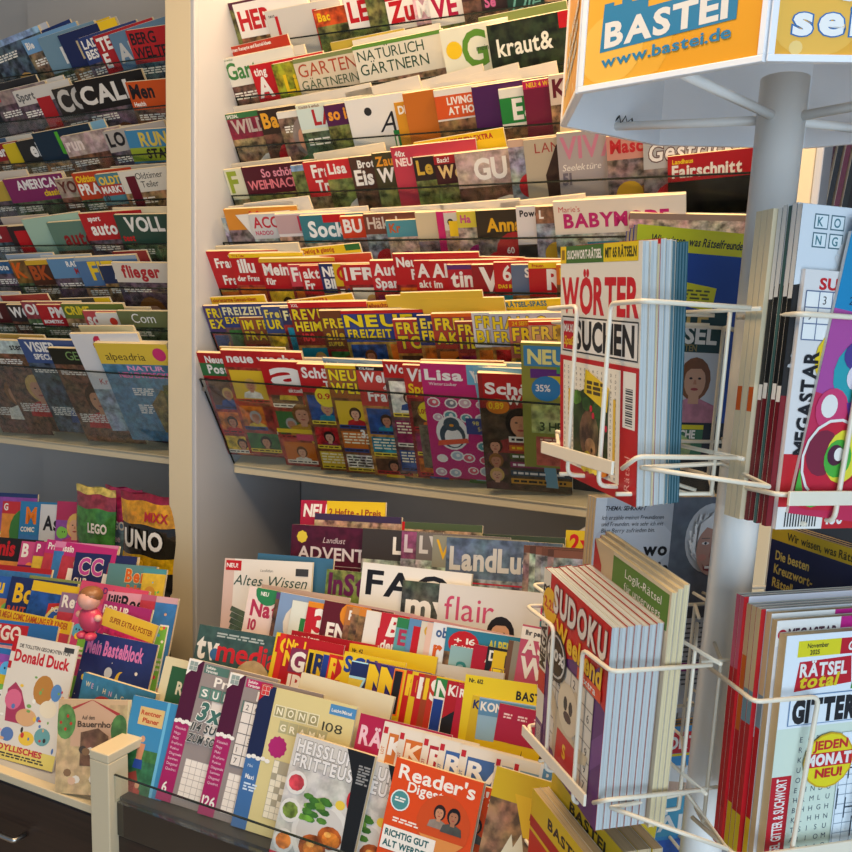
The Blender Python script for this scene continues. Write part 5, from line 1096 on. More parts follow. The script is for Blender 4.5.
def basket(k, e0, e1, v, zr, nr, zt, nt, inner, name='basket'):
    """wire pocket: two bent front hoops, flat front bar, bottom ring, back wires to the post"""
    g = MB(); zb = zt-.030
    for s, (ec, ev) in enumerate(((e0, v[0]), (e1, v[1]))):
        g.tube([pp(k, ec+(.012 if s == 0 else -.0), inner, zr), pp(k, ec, nr, zr), pp(k, ev, nr, zr), pp(k, ev-.012, nt+.006, zb), pp(k, ev-.012, .12, zb-.004)], WR, M_WIRE, 8, bend=.010)
    # bottom ring and braces
    g.tube([pp(k, e0, .12, zt-.004), pp(k, e0, nt, zt-.002), pp(k, e0+.02, nt+.006, zt-.002)], WR, M_WIRE, 8, bend=.006)
    g.tube([pp(k, e1-.035, nt+.004, zt-.004), pp(k, e1-.012, nt, zt+.012), pp(k, e1-.01, .09, zt+.012)], WR, M_WIRE, 8, bend=.008)
    # uprights at the back
    for e in (e0+.04, e1-.05):
        g.tube([pp(k, e, .088, zb-.004), pp(k, e, .088, zr), pp(k, e*.2, .03, zr)], WR*.9, M_WIRE, 8, bend=.008)
        g.tube([pp(k, e, nt, zb-.004), pp(k, e, .088, zb-.004), pp(k, e*.25, .03, zb-.02)], WR*.9, M_WIRE, 8, bend=.008)
    g.tube([pp(k, e0+.012, .088, zr), pp(k, e1, .088, zr)], WR*.9, M_WIRE)
    g.tube([pp(k, e0+.012, .088, zt+.012), pp(k, e1, .088, zt+.012)], WR*.9, M_WIRE)
    b = sput(g, name, smooth=True)
    g = MB(); E_, N_ = PK_[k]
    X = Matrix((E_, -N_, Vector((0, 0, 1)))).transposed().to_4x4(); X.translation = pp(k, e0+.006, nt+.011, zt-.012)
    g.box((0, -.0018, 0), (e1-e0-.048, .0018, .015), M_WIRE, X); sput(g, 'front_bar', bevel=.0008)
for z1 in (0, -.385, -.78):
    basket(1, -.08, .155, (.006, .086), .056+z1, .222, -.112+z1, .207, .10)
    zz = z1 - (.018 if z1 else 0)
    basket(2, -.078, .155, (.004, .088), .05+zz, .204, -.128+zz, .20, .10)
    basket(3, -.08, .155, (.006, .086), .045+z1, .215, -.12+z1, .20, .10)
    basket(4, -.08, .155, (.006, .086), .045+z1, .215, -.12+z1, .20, .10)
    # braces joining neighbouring baskets
    g = MB()
    A = pp(1, .14, .2, -.112+z1); B = pp(2, -.075, .1, -.112+zz); C = pp(2, -.088, .2, -.122+zz)
    g.tube([A, B, C, A+(C-A)*.01], WR, M_WIRE); sput(g, 'brace', smooth=True)
    for (k1, k2) in ((2, 4), (4, 3), (3, 1)):
        g = MB(); g.tube([pp(k1, .14, .2, -.112+z1), pp(k2, -.06, .2, -.12+z1)], WR, M_WIRE); sput(g, 'brace', smooth=True)

# header: eight printed panels around the top
HC = Vector((-.094, 1.133, EYE+.287)); HA = .2115; HH = .21; ROT = -.401
def h_vert(i, r_=None):
    R0 = (HA/2)/math.sin(math.pi/8)
    if r_: R0 += r_
    t = ROT - math.pi/2 - math.pi/8 + i*math.pi/4
    return Vector((HC.x+R0*math.cos(t), HC.y+R0*math.sin(t), 0))
header = empty('spinner_header', Matrix.Translation(HC), 'eight-sided orange printed header with white rims on top of the spinner stand', 'header sign')
TX, TY = -.024, .084          # the header hangs slightly askew
def tilt(v): return v.z + TX*(v.x-HC.x) + TY*(v.y-HC.y)
def panel_art(i):
    a = Art(HA-.012, HH-.012)
    a.rect(0, 0, 1, 1, '#e8a020', 1)
    a.ell(.2, .2, .34, .3, '#eaab34', n=28); a.ell(.17, .16, .2, .17, '#efb94c', n=24)
    rn = random.Random(i)
    for k in range(7): a.ell(rn.random(), rn.random(), .03, .03, '#f2d080', n=12)
    if i == 0:
        b = '#2a7fa8'
        a.pol([(u, .15+(v-.175)*.88) for u, v in ((.10, .175), (.87, .205), (.87, .375), (.80, .375), (.80, .36), (.74, .36), (.74, .38), (.38, .37), (.38, .44), (.33, .44), (.33, .42), (.28, .42), (.28, .45), (.22, .45), (.22, .42), (.17, .42), (.17, .44), (.11, .44))], b)
        a.text('BASTEI', .135, .172, .112, W_, 'x', fit=.69, rot=.03)
        a.text('www.bastei.de', .12, .075, .052, b, 'b', fit=.73, rot=.035)
    elif i == 1:
        a.text('sein', .08, .085, .12, '#f2f2ee', 'x', outline='#2a70b0', fit=.42)
        a.ell(.3, .27, .07, .05, '#f2f2ee'); a.ell(.55, .27, .07, .05, '#f2f2ee')
    elif i == 7:
        for k, t in enumerate(('Gewinnen', 'Rätseln', 'Lösen')): a.text(t, .1+.1*k, .12+.13*k, .075, W_, 'x', outline='#5a4a3a', fit=.7-.1*k, rot=.2)
    return a
for i in range(8):
    p, q = h_vert(i), h_vert(i+1)
    ex = (q-p).normalized(); nrm = Vector((ex.y, -ex.x, 0))
    X = Matrix((ex, -nrm, Vector((0, 0, 1)))).transposed().to_4x4(); X.translation = Vector((p.x, p.y, HC.z))
    g = MB()
    g.box((.0008, .0, 0), (HA-.0008, .006, HH), M_PLASTW, X)
    for a_, b_ in (((.0008, -.003, 0), (HA-.0008, 0, .006)), ((.0008, -.003, HH-.006), (HA-.0008, 0, HH)), ((.0008, -.003, .006), (.0068, 0, HH-.006)), ((HA-.0068, -.003, .006), (HA-.0008, 0, HH-.006))):
        g.box(a_, b_, M_PLASTW, X)
    g.v = [Vector((v.x, v.y, tilt(v)))-HC for v in g.v]
    o = g.build('panel', header, bevel=.0006)
    A = panel_art(i); V = []
    for x, y, z in A.v:
        v = X @ Vector((x+.006, y-.0006, z+.006)); V.append(tuple(Vector((v.x, v.y, tilt(v)))-HC))
    me = bpy.data.meshes.new('poster'); me.from_pydata(V, [], A.f); me.materials.append(M_PRINT)
    at = me.color_attributes.new('Col', 'FLOAT_COLOR', 'CORNER'); buf = []
    for f, c in zip(A.f, A.c): buf += list(c)*len(f)
    at.data.foreach_set('color', buf); link(bpy.data.objects.new('printed_sheet', me), o)
g = MB(); g.poly_prism([((h_vert(i, -.010).x), (h_vert(i, -.010).y)) for i in range(8)], HC.z+HH-.012, HC.z+HH-.008, M_PLASTW)  # unseen top plate, added to shut warm ceiling light out of the header
g.v = [Vector((v.x, v.y, tilt(v)))-HC for v in g.v]; g.build('lid', header)
# struts from post to header
g = MB(); top = Vector((POST.x, POST.y, EYE+.285))
for i in range(8):
    if i % 2: continue
    p = (h_vert(i)+h_vert(i+1))/2; p = POST+(p-POST)*.985; p.z = EYE+.30+TX*(p.x-HC.x)+TY*(p.y-HC.y)
    d = (p-top).normalized(); g.tube([top+d*.024, p], .0055, M_POST, 10)
sput(g, 'strut', smooth=True)

v = (h_vert(6)+h_vert(7))/2; v = POST+(v-POST)*.95; v.z = EYE+.30+TX*(v.x-HC.x)+TY*(v.y-HC.y)
g = MB(); g.tube([v+Vector(q)*.001 for q in ((-8, 0, 6), (-3, 4, 14), (2, -4, 2), (6, 3, 13), (10, -3, 3), (15, 2, 9), (18, 0, -3))], .0013, M_EDGE, 6); sput(g, 'wire_tie', 'black twisted wire tie', smooth=True)

# ------------------------------------------------------------------ magazines in the spinner
def smag(k, e0, n0, z0, w, h, t, art, label, yaw=0.0, lean=0.0, roll=0.0, depth=0.0, **kw):
    """front cover's bottom left corner at (e0, n0, z0) of pocket k, pushed back by depth"""
    base = {1: -48, 2: 42, 3: 222, 4: 132}[k]+yaw
    E, N = fr_(base); L = math.radians(lean); R = math.radians(roll)
    up = Vector((0, 0, 1))*math.cos(L)+N*math.sin(L); D = up.cross(E)
    E2 = E*math.cos(R)+up*math.sin(R); U2 = up*math.cos(R)-E*math.sin(R)
    M = Matrix((E2, D, U2)).transposed().to_4x4(); M.translation = pp(k, e0, n0, z0)+D*depth
    return magazine(M, w, h, t, art, label, 'puzzle magazine', kw.pop('group', 'puzzle magazines in the spinner stand'), name='puzzle_magazine', **kw)
def plain(w, h, c, f=None):
    a = Art(w, h); a.base = c
    if f: f(a)
    return a
def woerter(a):
    a.rect(0, .93, .08, 1, Y_); a.rect(.02, .945, .06, .985, '#8a6a1c'); a.rect(.08, .93, .57, 1, '#3f6a2c'); a.rect(.57, .93, .96, 1, '#dcc01c')
    a.text('SUCHWORT-RÄTSEL', .1, .948, .032, W_, 'x', fit=.45); a.text('MIT 65 RÄTSELN', .59, .948, .034, '#3a3a1c', 'x', fit=.35)
    a.text('WÖRTER', .03, .73, .135, '#c01626', 'x', fit=.94)
    a.rect(.03, .56, .98, .71, '#2a2a2a'); a.rect(.037, .566, .973, .704, W_); a.rect(.05, .57, .2, .69, '#c01626'); a.text('MAXI', .06, .645, .03, W_, 'x', fit=.13); a.text('Spaß', .06, .59, .035, Y_, 'b', fit=.13, shear=.2)
    a.text('SUCHEN', .22, .58, .11, '#17161a', 'x', fit=.72)
    a.rect(0, 0, 1, .54, '#b8141c'); a.rect(.05, .06, .8, .52, '#eae4d4')
    rn = random.Random(7)
    for i in range(13):
        for j in range(19):
            if (2 < i < 10 and 1 < j < 14): continue
            a.text(rn.choice('ABCDEGHIKLMNORSTU'), .065+i*.056, .07+j*.0232, .012, '#3a3a3a', 'n')
    for u in (.13, .72): a.rect(u, .1, u+.03, .4, '#e0b83a')
    a.rect(.2, .1, .66, .4, '#2a3a1c', .1); a.ell(.42, .22, .13, .16, '#6a4f38', .0); a.ell(.44, .17, .07, .06, '#a8805a', .5); a.ell(.46, .16, .015, .015, '#17120f', n=8)
    for k in range(18): a.ell(rn.uniform(.23, .64), rn.uniform(.07, .13), .05, .04, rn.choice(['#d8b81c', '#c8781c', '#e0c83a', '#b8501c']), .4, n=8)
    for k in range(10): a.ell(rn.uniform(.23, .62), rn.uniform(.32, .4), .06, .045, rn.choice(['#3a6a2a', '#5a8a34', '#2a4a1c']), .3, n=8)
    for k in range(5): a.ell(rn.uniform(.45, .64), rn.uniform(.25, .36), .018, .022, '#c01c3a', n=8)
    a.pol([(.38, .5), (.68, .44), (.66, .34), (.36, .4)], '#e0c01c'); a.lines(.4, .44, .22, 3, '#4a3a1c', lh=.014, seed=4)
    a.rect(.83, .3, .97, .52, '#e8e4da')
    for k in range(16): a.rect(.86, .31+k*.0095, .94, .31+k*.0095+(.006 if k % 3 else .003), '#2a2a2a')
    a.text('Rätsel', .92, .05, .04, '#e8a8a0', 'n', rot=math.pi/2)
W1 = dict(yaw=.7, lean=6.2, roll=-3.5)
smag(1, -.073, .190, -.148, .188, .278, .008, plain(.188, .278, '#dedace', woerter), 'puzzle magazine with big red title WÖRTER over black SUCHEN, front of upper left basket', pages=M_PAGEW, **W1)
dep = .0083
TEAL = '#2f6470'
M_PAGET = mat_pages('page_edges_teal', '#54757f', .6)
for j, (t, c, pm, dz, nm) in enumerate(((.0075, '#dedace', M_PAGEW, .002, 'second white-edged puzzle magazine behind the red-titled one'), (.0025, '#c8b890', M_PAGES, -.002, 'thin cream puzzle magazine third in the upper left basket'), (.0065, '#b8141c', M_PAGEW, .003, 'white-edged puzzle magazine with red cover, fourth in the upper left basket'),
        (.0065, '#8aa4b4', M_PAGEW, .002, 'white-edged puzzle magazine with grey blue cover, fifth in the upper left basket'), (.004, '#9aa8a4', M_PAGET, .001, 'grey-edged puzzle magazine, sixth in the upper left basket'))):
    smag(1, -.071, .190, -.148, .188, .276+dz, t, plain(.188, .276+dz, c), nm, depth=dep, pages=pm, **W1); dep += t+.0004
for j in range(4):
    smag(1, -.069, .190, -.148, .187, .275, .0030, plain(.187, .275, TEAL, lambda a: a.rect(.8, .9, .96, .97, '#b8c8c4')), 'thin teal puzzle magazine among the four at the back of upper left basket', depth=dep, pages=M_PAGET, spine=TEAL, back=TEAL, group='thin teal puzzle magazines in the upper left basket', **W1); dep += .0034
# lower left basket
def weekend(a):
    a.rect(0, 0, 1, 1, '#5a2a6a'); a.pol([(0, .52), (.6, .7), (1, .6), (1, 1), (0, 1)], '#c01c1c'); a.pol([(.55, 0), (1, .35), (1, .5), (.45, .1)], '#6f3f80'); a.pol([(.2, .25), (.9, .7), (.9, .78), (.1, .3)], '#6a3a7a')
    a.rect(0, 0, .12, 1, '#ddd6c4'); a.rect(0, .33, .12, .45, '#c01c1c'); a.text('MEGASTAR', .1, .47, .07, '#17161a', 'x', rot=math.pi/2)
    a.pol([(.0, 0), (.0, .16), (.12, .16), (.12, 0)], '#5a2a6a')
    for k in range(12): a.rect(.02, .03+k*.009, .1, .03+k*.009+.005, '#d8d0c8')
    a.ell(.13, .83, .12, .12, '#e0b01c'); a.text('2,25', .04, .81, .05, '#c01c1c', 'x', fit=.17)
    a.text('SUDOKU', .2, .83, .13, '#dcd2c8', 'x', outline='#7a5450', fit=.78); a.text('Weekend', .26, .7, .1, '#e8b81c', 'x', fit=.68, rot=-.03); a.rect(.62, .62, .95, .68, '#d84a1c'); a.text('Extra', .68, .633, .034, W_, 'b', fit=.2)
    
    a.grid(.2, .10, .66, 6, 6, fill='#d8cfc0', line='#8a8478', digits=True, seed=9)
    a.ell(.5, .17, .2, .2, '#cdbb9c'); a.pol([(.34, .22), (.2, .40), (.25, .43), (.44, .3)], '#c9b796'); a.pol([(.6, .28), (.84, .3), (.82, .25), (.62, .18)], '#c9b796'); a.ell(.42, .49, .045, .07, '#cdbb9c'); a.ell(.62, .49, .045, .07, '#cdbb9c'); a.ell(.52, .41, .16, .17, '#d8c8aa'); a.ell(.48, .43, .03, .05, '#3a3430', n=8); a.ell(.56, .43, .03, .05, '#3a3430', n=8); a.ell(.52, .37, .06, .035, '#4a3430', n=10)
    a.pol([(.38, .26), (.66, .26), (.72, .08), (.36, .08)], '#c01c1c'); a.text('S', .48, .14, .07, '#e8b81c', 'x')
_w0 = weekend
def weekend(a):
    _w0(a); a.ell(.29, .61, .17, .17, '#1c1a1c'); a.ell(.29, .61, .145, .145, '#d0ccc4'); a.ell(.29, .61, .13, .13, '#1c1a1c'); a.text('100%', .165, .59, .055, W_, 'x', fit=.26)
W2 = dict(yaw=-2.5, lean=2.5, roll=-4.5)
smag(1, -.072, .200, -.520, .196, .252, .009, plain(.196, .252, '#c01c1c', weekend), 'red and purple number puzzle magazine with grid cover, front of lower left basket', pages=M_PAGEW, **W2)
dep = .0094
for j in range(6):
    smag(1, -.071, .200, -.520, .195, .251+.001*(j % 3), .0084, plain(.195, .252, '#b01c1c'), 'further copy stacked behind the red and purple number puzzle magazine', depth=dep, pages=M_PAGEW, back='#c8a89a', group='copies behind the red and purple number puzzle magazine', **W2); dep += .0088
for j in range(3):
    def logik(a): a.rect(.28, .84, .98, .985, '#4f7a24'); a.rect(0, .84, .28, 1, '#c8b08a'); a.pol([(0, 1), (.12, .9), (.12, .84), (0, .84)], '#b01c1c'); a.text('Logik-Rätsel', .45, .925, .035, W_, 'n', fit=.45); a.text('für unterwegs', .45, .87, .035, W_, 'n', fit=.45)
    smag(1, -.063, .200, -.520, .195, .29+.004*j, .0065, plain(.195, .29+.004*j, '#d0c0a0', logik), ['puzzle magazine with green label sticking up behind the red and purple stack', 'cream puzzle magazine directly behind the green-labelled one', 'rearmost taller cream puzzle magazine of the lower left basket'][j], depth=dep, pages=M_PAGES, **W2); dep += .0069
# third left basket: thick yellow books seen from above
def yb(a): a.rect(0, .8, 1, .86, '#a81c1c'); a.text('BASTEI', .3, .9, .05, K_, 'x', fit=.5); a.rect(0, .3, 1, .78, '#c02a1c')
for j, (e0, n0, zt, t, w_) in enumerate(((-.09, .19, -.598, .012, .19), (-.09, .178, -.598, .012, .19), (-.085, .164, -.572, .018, .2), (-.085, .145, -.572, .018, .2), (-.083, .126, -.572, .014, .2))):
    smag(1, e0, n0, zt-.28, w_, .28, t, plain(w_, .28, '#d4b41c', yb), ['yellow puzzle book at front of the bottom left basket', 'second yellow puzzle book of the bottom left basket', 'thick yellow puzzle book, taller, mid bottom left basket', 'thick grey-edged puzzle book, taller, bottom left basket', 'rearmost puzzle book of the bottom left basket'][j], pages=M_PAGEB)
# right basket, upper tier
def num9(a):
    a.rect(0, 0, 1, .84, '#d8d4d0'); a.rect(0, .70, 1, 1, '#1c84b4')
    a.text('NOVEMBER', .1, .76, .035, '#1c3050', 'n', fit=.4); a.text('2025', .08, .72, .025, '#1c3050', 'n'); a.text('MIX', .12, .82, .035, '#b04a7a', 'b'); a.text('4,20', .2, .87, .03, '#1c3050', 'n'); a.text('RÄTSEL', .3, .93, .04, '#1c3050', 'b')
    a.rect(0, 0, 1, .7, '#c02a50'); a.pol([(0, .7), (0, .42), (.3, .4), (.5, .5), (.5, .7)], '#a84a94'); a.rect(.42, 0, 1, .7, '#c8c0bc')
    a.pol([(.14, .66), (.38, .67), (.38, .6), (.16, .58)], W_); a.ell(.24, .5, .16, .17, '#2a9aa4'); a.ell(.33, .46, .12, .12, '#4a9a5a'); a.ell(.22, .56, .1, .08, '#4a3a84'); a.ell(.22, .49, .055, .065, '#dcd4dc')
    a.ell(.12, .37, .1, .11, '#c83a6a'); a.ell(.1, .38, .05, .06, W_); a.pol([(.2, .4), (.36, .44), (.38, .36), (.24, .34)], '#6a3a94')
    a.ell(.2, .2, .2, .22, W_); a.ell(.2, .2, .185, .205, '#c01c34'); a.ell(.12, .22, .1, .12, '#7a2038'); a.ell(.25, .22, .11, .14, '#e0d43a'); a.ell(.22, .21, .085, .1, '#4aa83a'); a.ell(.2, .22, .05, .055, '#4a1c34'); a.ell(.22, .225, .03, .035, W_)
    a.pol([(.02, .03), (.1, .1), (.26, .1), (.36, .17), (.38, .12), (.26, .03), (.1, .02)], '#c01c34'); a.pol([(.0, .16), (.06, .06), (.2, .05), (.12, .03), (0, .04)], '#4aa83a')
    a.rect(.44, 0, 1, .28, '#b0284a'); a.text('0', .47, .03, .2, W_, 'x', fit=.26); a.rect(.44, .4, .95, .5, '#b0284a'); a.text('25', .47, .52, .12, '#a84a94', 'x', fit=.3)
smag(2, -.060, .1985, -.150, .20, .285, .004, plain(.20, .30, '#d8d4d0', num9), 'colourful number magazine with blue top and large nine, front of upper right basket', roll=-7, lean=0, pages=M_PAGEW)
def legende(a):
    a.rect(0, 0, 1, 1, '#dcd8d4'); a.rect(0, 0, .3, .3, '#c01c24'); a.text('SUDOKU', .1, .93, .04, '#c01c24', 'x', fit=.42); a.text('LEGENDE', .04, .885, .035, '#2a2a2a', 'b', fit=.4)
    a.grid(.02, .74, .25, 3, 3, line='#5a6a8a', digits=True); a.ell(.28, .67, .16, .16, '#e0c01c'); a.text('STU', .2, .69, .04, '#2a2a2a', 'x'); a.text('2,50', .2, .63, .045, '#c01c1c', 'x'); a.text('MEGASTAR', .14, .3, .06, '#17161a', 'x', rot=math.pi/2); a.ell(.1, .24, .07, .07, '#c01c24')
    a.rect(0, .0, 1, .09, '#d8c81c'); a.rect(.3, 0, .55, .09, '#c01c24'); a.text('180', .33, .02, .05, W_, 'x'); a.rect(0, 0, .3, .09, W_)
    for k in range(12): a.rect(.05+k*.018, .01, .05+k*.018+.009, .07, '#2a2a2a')
smag(2, -.070, .194, -.168, .19, .262, .006, plain(.19, .262, '#dcd8d4', legende), 'white puzzle magazine with vertical black lettering and red ring, behind the large nine', pages=M_PAGEW, roll=0)
dep = .0065
KB = [(0, .40, '#6a101c'), (.40, .45, W_), (.45, .72, '#141416'), (.72, 1, '#d8d8d4')]
def kong(a):
    a.rect(0, 0, 1, 1, '#1b1c1e'); a.pol([(0, 1), (0, .76), (.1, .77), (.85, 1)], '#d4dade'); a.rect(0, 0, .35, .42, '#7a1420')
    for i, c in enumerate('KONG'): u = .08+.1*(i % 2); v = .93-.055*(i//2); a.rect(u, v, u+.085, v+.045, '#4a6a74'); a.rect(u+.006, v+.004, u+.079, v+.041, '#dce4e6'); a.text(c, u+.02, v+.009, .026, '#4a7a84', 'b')
    a.text('CHAMP', .2, .6, .07, '#d0d0d0', 'x', rot=1.2); a.text('Meister', .1, .5, .05, '#a8a8a8', 'b', rot=1.35)
for j in range(5):
    teal = j in (2,)
    smag(2, -.077, .194, -.166+.002*(j % 2), .195, .322, .0065 if not teal else .005, plain(.195, .322, '#1b1c1e', kong), ['black and white puzzle magazine with four lettered squares, first behind the white one', 'second black and white puzzle magazine in upper right basket', 'teal-spined puzzle magazine in the upper right basket', 'fourth dark puzzle magazine in upper right basket', 'fifth dark puzzle magazine in upper right basket, next to cream ones'][j], depth=dep,
         pages=M_PAGES, spine=[(0, 1, '#3c5f5c')] if teal else KB); dep += .0075 if not teal else .0065
for j in range(3):
    a = plain(.19, .325, '#d6c6a4')
    smag(2, -.082, .194, -.166, .19, .322, .0085, a, ['cream-spined puzzle book with orange spine digits beside the dark ones', 'middle cream-spined puzzle book of the upper right basket', 'rearmost cream-spined puzzle book of the upper right basket'][j], depth=dep, pages=M_PAGES,
         spine=[(0, .36, '#d8c9a6'), (.36, .44, '#cc5a1c'), (.44, 1, '#d8c9a6')] if j != 1 else '#d8c9a6'); dep += .0095
# printed digits down the cream spines are small raised strokes on the spine side of the first one
# right basket, lower tier
def gitter(a):
    a.rect(0, 0, 1, 1, '#cfdccb'); a.rect(0, .62, 1, 1, '#dfe6ea'); a.rect(0, .0, .13, .42, '#b81426'); a.text('RÄTSEL GITTER & SUCHWORT', .1, .045, .045, W_, 'b', rot=math.pi/2, fit=.52); a.rect(0, 0, .13, .035, '#d8c01c')
    a.rect(.08, .91, .36, .975, '#d8cc1c'); a.text('November', .14, .945, .018, '#3a3a1c', 'b'); a.text('2025', .16, .918, .018, '#3a3a1c', 'b'); a.rect(.36, .91, 1, .975, '#b81426'); a.text('GITTER-SUCHWORT', .41, .925, .034, W_, 'x', shear=.15, fit=.56)
    a.pol([(.08, .77), (.46, .79), (.44, .90), (.1, .89)], '#b81426'); a.text('RÄTSEL', .11, .83, .05, W_, 'x', fit=.31); a.text('total', .11, .785, .05, '#d8c01c', 'x', fit=.25, shear=.2)
    a.text('RÄTSEL', .47, .775, .12, '#3f8a34', 'o', fit=.52, shear=.15)
    a.rect(.06, .63, 1, .755, '#6a8ab0'); a.rect(.066, .634, .994, .751, '#dfe6ea'); a.text('GITTER', .09, .645, .085, '#1c1c20', 'o', fit=.42); a.text('&', .52, .635, .16, '#d8d81c', 'o', fit=.13); a.text('SUCH', .67, .65, .085, '#1c1c20', 'o', fit=.32)
    rn = random.Random(5)
    for i in range(5):
        for j in range(13): a.text(rn.choice('ABDEGHIKLMNORSTU'), .16+i*.055, .04+j*.043, .022, '#3a4a5a', 'n')
    a.rect(.44, .05, 1, .58, '#dfe8ee'); a.grid(.45, .1, .54, 9, 10, fill='#dfe8ee', line='#8a9aa8')
    for k in range(12): u = .45+rn.randint(0, 7)*.06; v = .12+rn.randint(0, 9)*.043; a.rect(u, v, u+rn.choice([.12, .18, .007]), v+.006, '#2a3a4a') 
    for k in range(8): u = .45+rn.randint(0, 8)*.06; v = .12+rn.randint(0, 7)*.043; a.rect(u, v, u+.007, v+.09, '#2a3a4a')
    a.ell(.36, .47, .17, .17, '#c8a01c'); a.ell(.36, .47, .16, .16, '#e0d01c'); a.rect(.2, .445, .52, .505, '#c01c24'); a.text('JEDEN', .25, .52, .035, '#c01c24', 'x', fit=.23); a.text('MONAT', .215, .455, .042, W_, 'o', fit=.3); a.text('NEU!', .28, .4, .035, '#c01c24', 'x', fit=.18)
smag(2, -.030, .190, -.572, .20, .285, .012, plain(.20, .285, '#cfdccb', gitter), 'green and white grid puzzle magazine with yellow and red disc, front of lower right basket', pages=M_PAGEB, spine='#c9ab7c', roll=1)
dep = .0125
def mega(a): a.rect(0, .9, .42, 1, W_); a.rect(.42, .9, 1, 1, '#b81a7a'); a.text('MEGASTAR', .08, .925, .04, '#4a2a3a', 'x', fit=.32); a.ell(.04, .945, .03, .03, '#b81a3a'); a.text('GITTER', .5, .925, .045, W_, 'x', fit=.45)
SP1 = [(0, .18, '#d8b81c'), (.18, .55, '#b81a1c'), (.55, .68, '#6f8a90'), (.68, 1, '#cbb084')]
for j in range(2):
    smag(2, -.034, .190, -.570, .20, .296+.005*j, .0085, plain(.20, .296+.005*j, '#d8d4d0', mega), ['puzzle magazine with magenta head label behind the green and white one', 'second puzzle magazine with magenta head label in the lower right basket'][j], depth=dep, pages=M_PAGEB, spine='#c9ab7c' if j == 0 else SP1, roll=1); dep += .010
for j in range(3):
    smag(2, -.040, .190, -.570, .20, .303, .008, plain(.20, .303, '#b8141c', lambda a: a.rect(.03, .5, 1, 1, '#dcdcdc')), ['white-topped puzzle magazine with grey blue spine field in the lower right basket', 'second white-topped puzzle magazine with grey blue spine field', 'puzzle magazine with orange spine field in the lower right basket'][j], depth=dep, pages=M_PAGEW,
         spine=SP1 if j < 2 else [(0, .2, '#d8b81c'), (.2, .5, '#b81a1c'), (.5, .8, '#c8641c'), (.8, 1, '#c9ab7c')], roll=1); dep += .0085
for j in range(2):
    smag(2, -.044, .190, -.570, .20, .310, .007, plain(.20, .310, '#b8141c', lambda a: a.rect(.03, .2, 1, 1, '#dcd8dc')), ['tall puzzle magazine with red spine, lower right basket', 'rearmost tall puzzle magazine with red spine, lower right basket'][j], depth=dep, pages=M_PAGEW, spine=[(0, .16, '#c8242c'), (.16, .72, '#b8141c'), (.72, 1, '#c8586c')], roll=1); dep += .0076
# backs of the magazines in the far baskets
def best(a):
    a.rect(0, 0, 1, 1, '#24499a'); a.rect(0, .9, 1, 1, '#dcd21c'); a.text('Wir wissen, was Rätselfreunde wollen', .1, .93, .034, '#2a2a2a', 'b', shear=.2, fit=.84)
    a.rect(.0, .42, .62, .66, '#1a3a34', 1) ; a.pol([(.1, .8), (.62, .76), (.6, .66), (.1, .7)], '#dcd21c'); a.text('BASTEI', .1, .72, .04, W_, 'x', outline='#24499a', fit=.2); a.lines(.32, .74, .25, 4, '#5a5a2a', lh=.008, gap=.016, seed=3)
    a.rect(.04, .48, .72, .66, '#1c3c38'); a.text('BESTE', .08, .6, .06, '#c9a85a', 'b', fit=.5); a.text('RÄTSEL', .06, .52, .075, W_, 'x', fit=.6); a.text('ALLER', .1, .485, .028, '#8a7a4a', 'b'); a.text('ZEITEN', .35, .485, .028, '#8a7a4a', 'b')
    a.rect(.04, .2, .72, .48, '#c4c8cc'); a.grid(.08, .2, .3, 6, 8, fill='#c4c8cc'); a.bust(.52, .36, .1, '#c99a7c', '#7a4a24', '#b87a8a'); a.ell(.14, .42, .09, .09, '#e0c01c', star=9); a.rect(.02, .22, .12, .3, '#3a2a7a')
    a.rect(0, .0, 1, .17, '#20242c'); a.rect(.1, .02, .62, .16, '#3a6a4a'); a.rect(.1, .14, .62, .16, '#d8cc1c'); a.text('WORTSUCHE', .14, .1, .035, W_, 'x', fit=.42); a.ell(.4, .055, .14, .1, '#8aa06a', .3)
for j in range(3):
    h = .31+.003*j
    A = plain(.21, h, '#24499a')
    B = plain(.21, h, '#24499a', best)
    smag(3, -.135, .165, -.14, .21, h, .0095, A, ['blue puzzle magazine facing away in the rear basket, outermost', 'blue puzzle magazine facing away in the rear basket, middle', 'blue puzzle magazine back with yellow strip seen between spinner post and stack'][j], depth=.010*j, artback=B if j == 2 else None, back='#24499a', pages=M_PAGEB)
def beste2(a):
    a.rect(0, 0, 1, 1, '#141f4a'); a.rect(0, .93, 1, 1, '#c8a81c'); a.text('Wir wissen, was Rätselfreunde', .15, .945, .035, '#3a3414', 'b', fit=.8)
    for k, t in enumerate(('Die besten', 'Kreuzwort-', 'Rätsel!')): a.text(t, .06, .84-.065*k, .042, '#d8c060', 'b')
    a.lines(.06, .64, .42, 8, '#c8ccd8', lh=.016, gap=.034, seed=4)
    a.rect(.55, .3, 1, .8, '#c8a81c'); a.rect(.57, .32, 1, .78, '#1c2a24'); a.rect(.6, .7, .9, .77, '#d8cc3a'); a.text('BASTEI', .62, .715, .04, '#1c2a5a', 'x', fit=.26); a.ell(.63, .62, .06, .06, '#8a3a24'); a.text('BESTE', .7, .6, .06, '#c9b87a', 'b', fit=.28); a.text('KREUZ', .6, .5, .09, W_, 'x', fit=.38)
for j in range(3):
    smag(4, -.15, .165, -.515, .215, .295, .009, plain(.215, .295, '#141f4a'), ['navy puzzle magazine facing away in the far right basket, outermost', 'navy puzzle magazine facing away in the far right basket, middle', 'navy puzzle magazine back with gold text behind the lower right stack'][j], depth=.0095*j, artback=plain(.215, .295, '#141f4a', beste2) if j == 2 else None, back='#141f4a', pages=M_PAGEB)
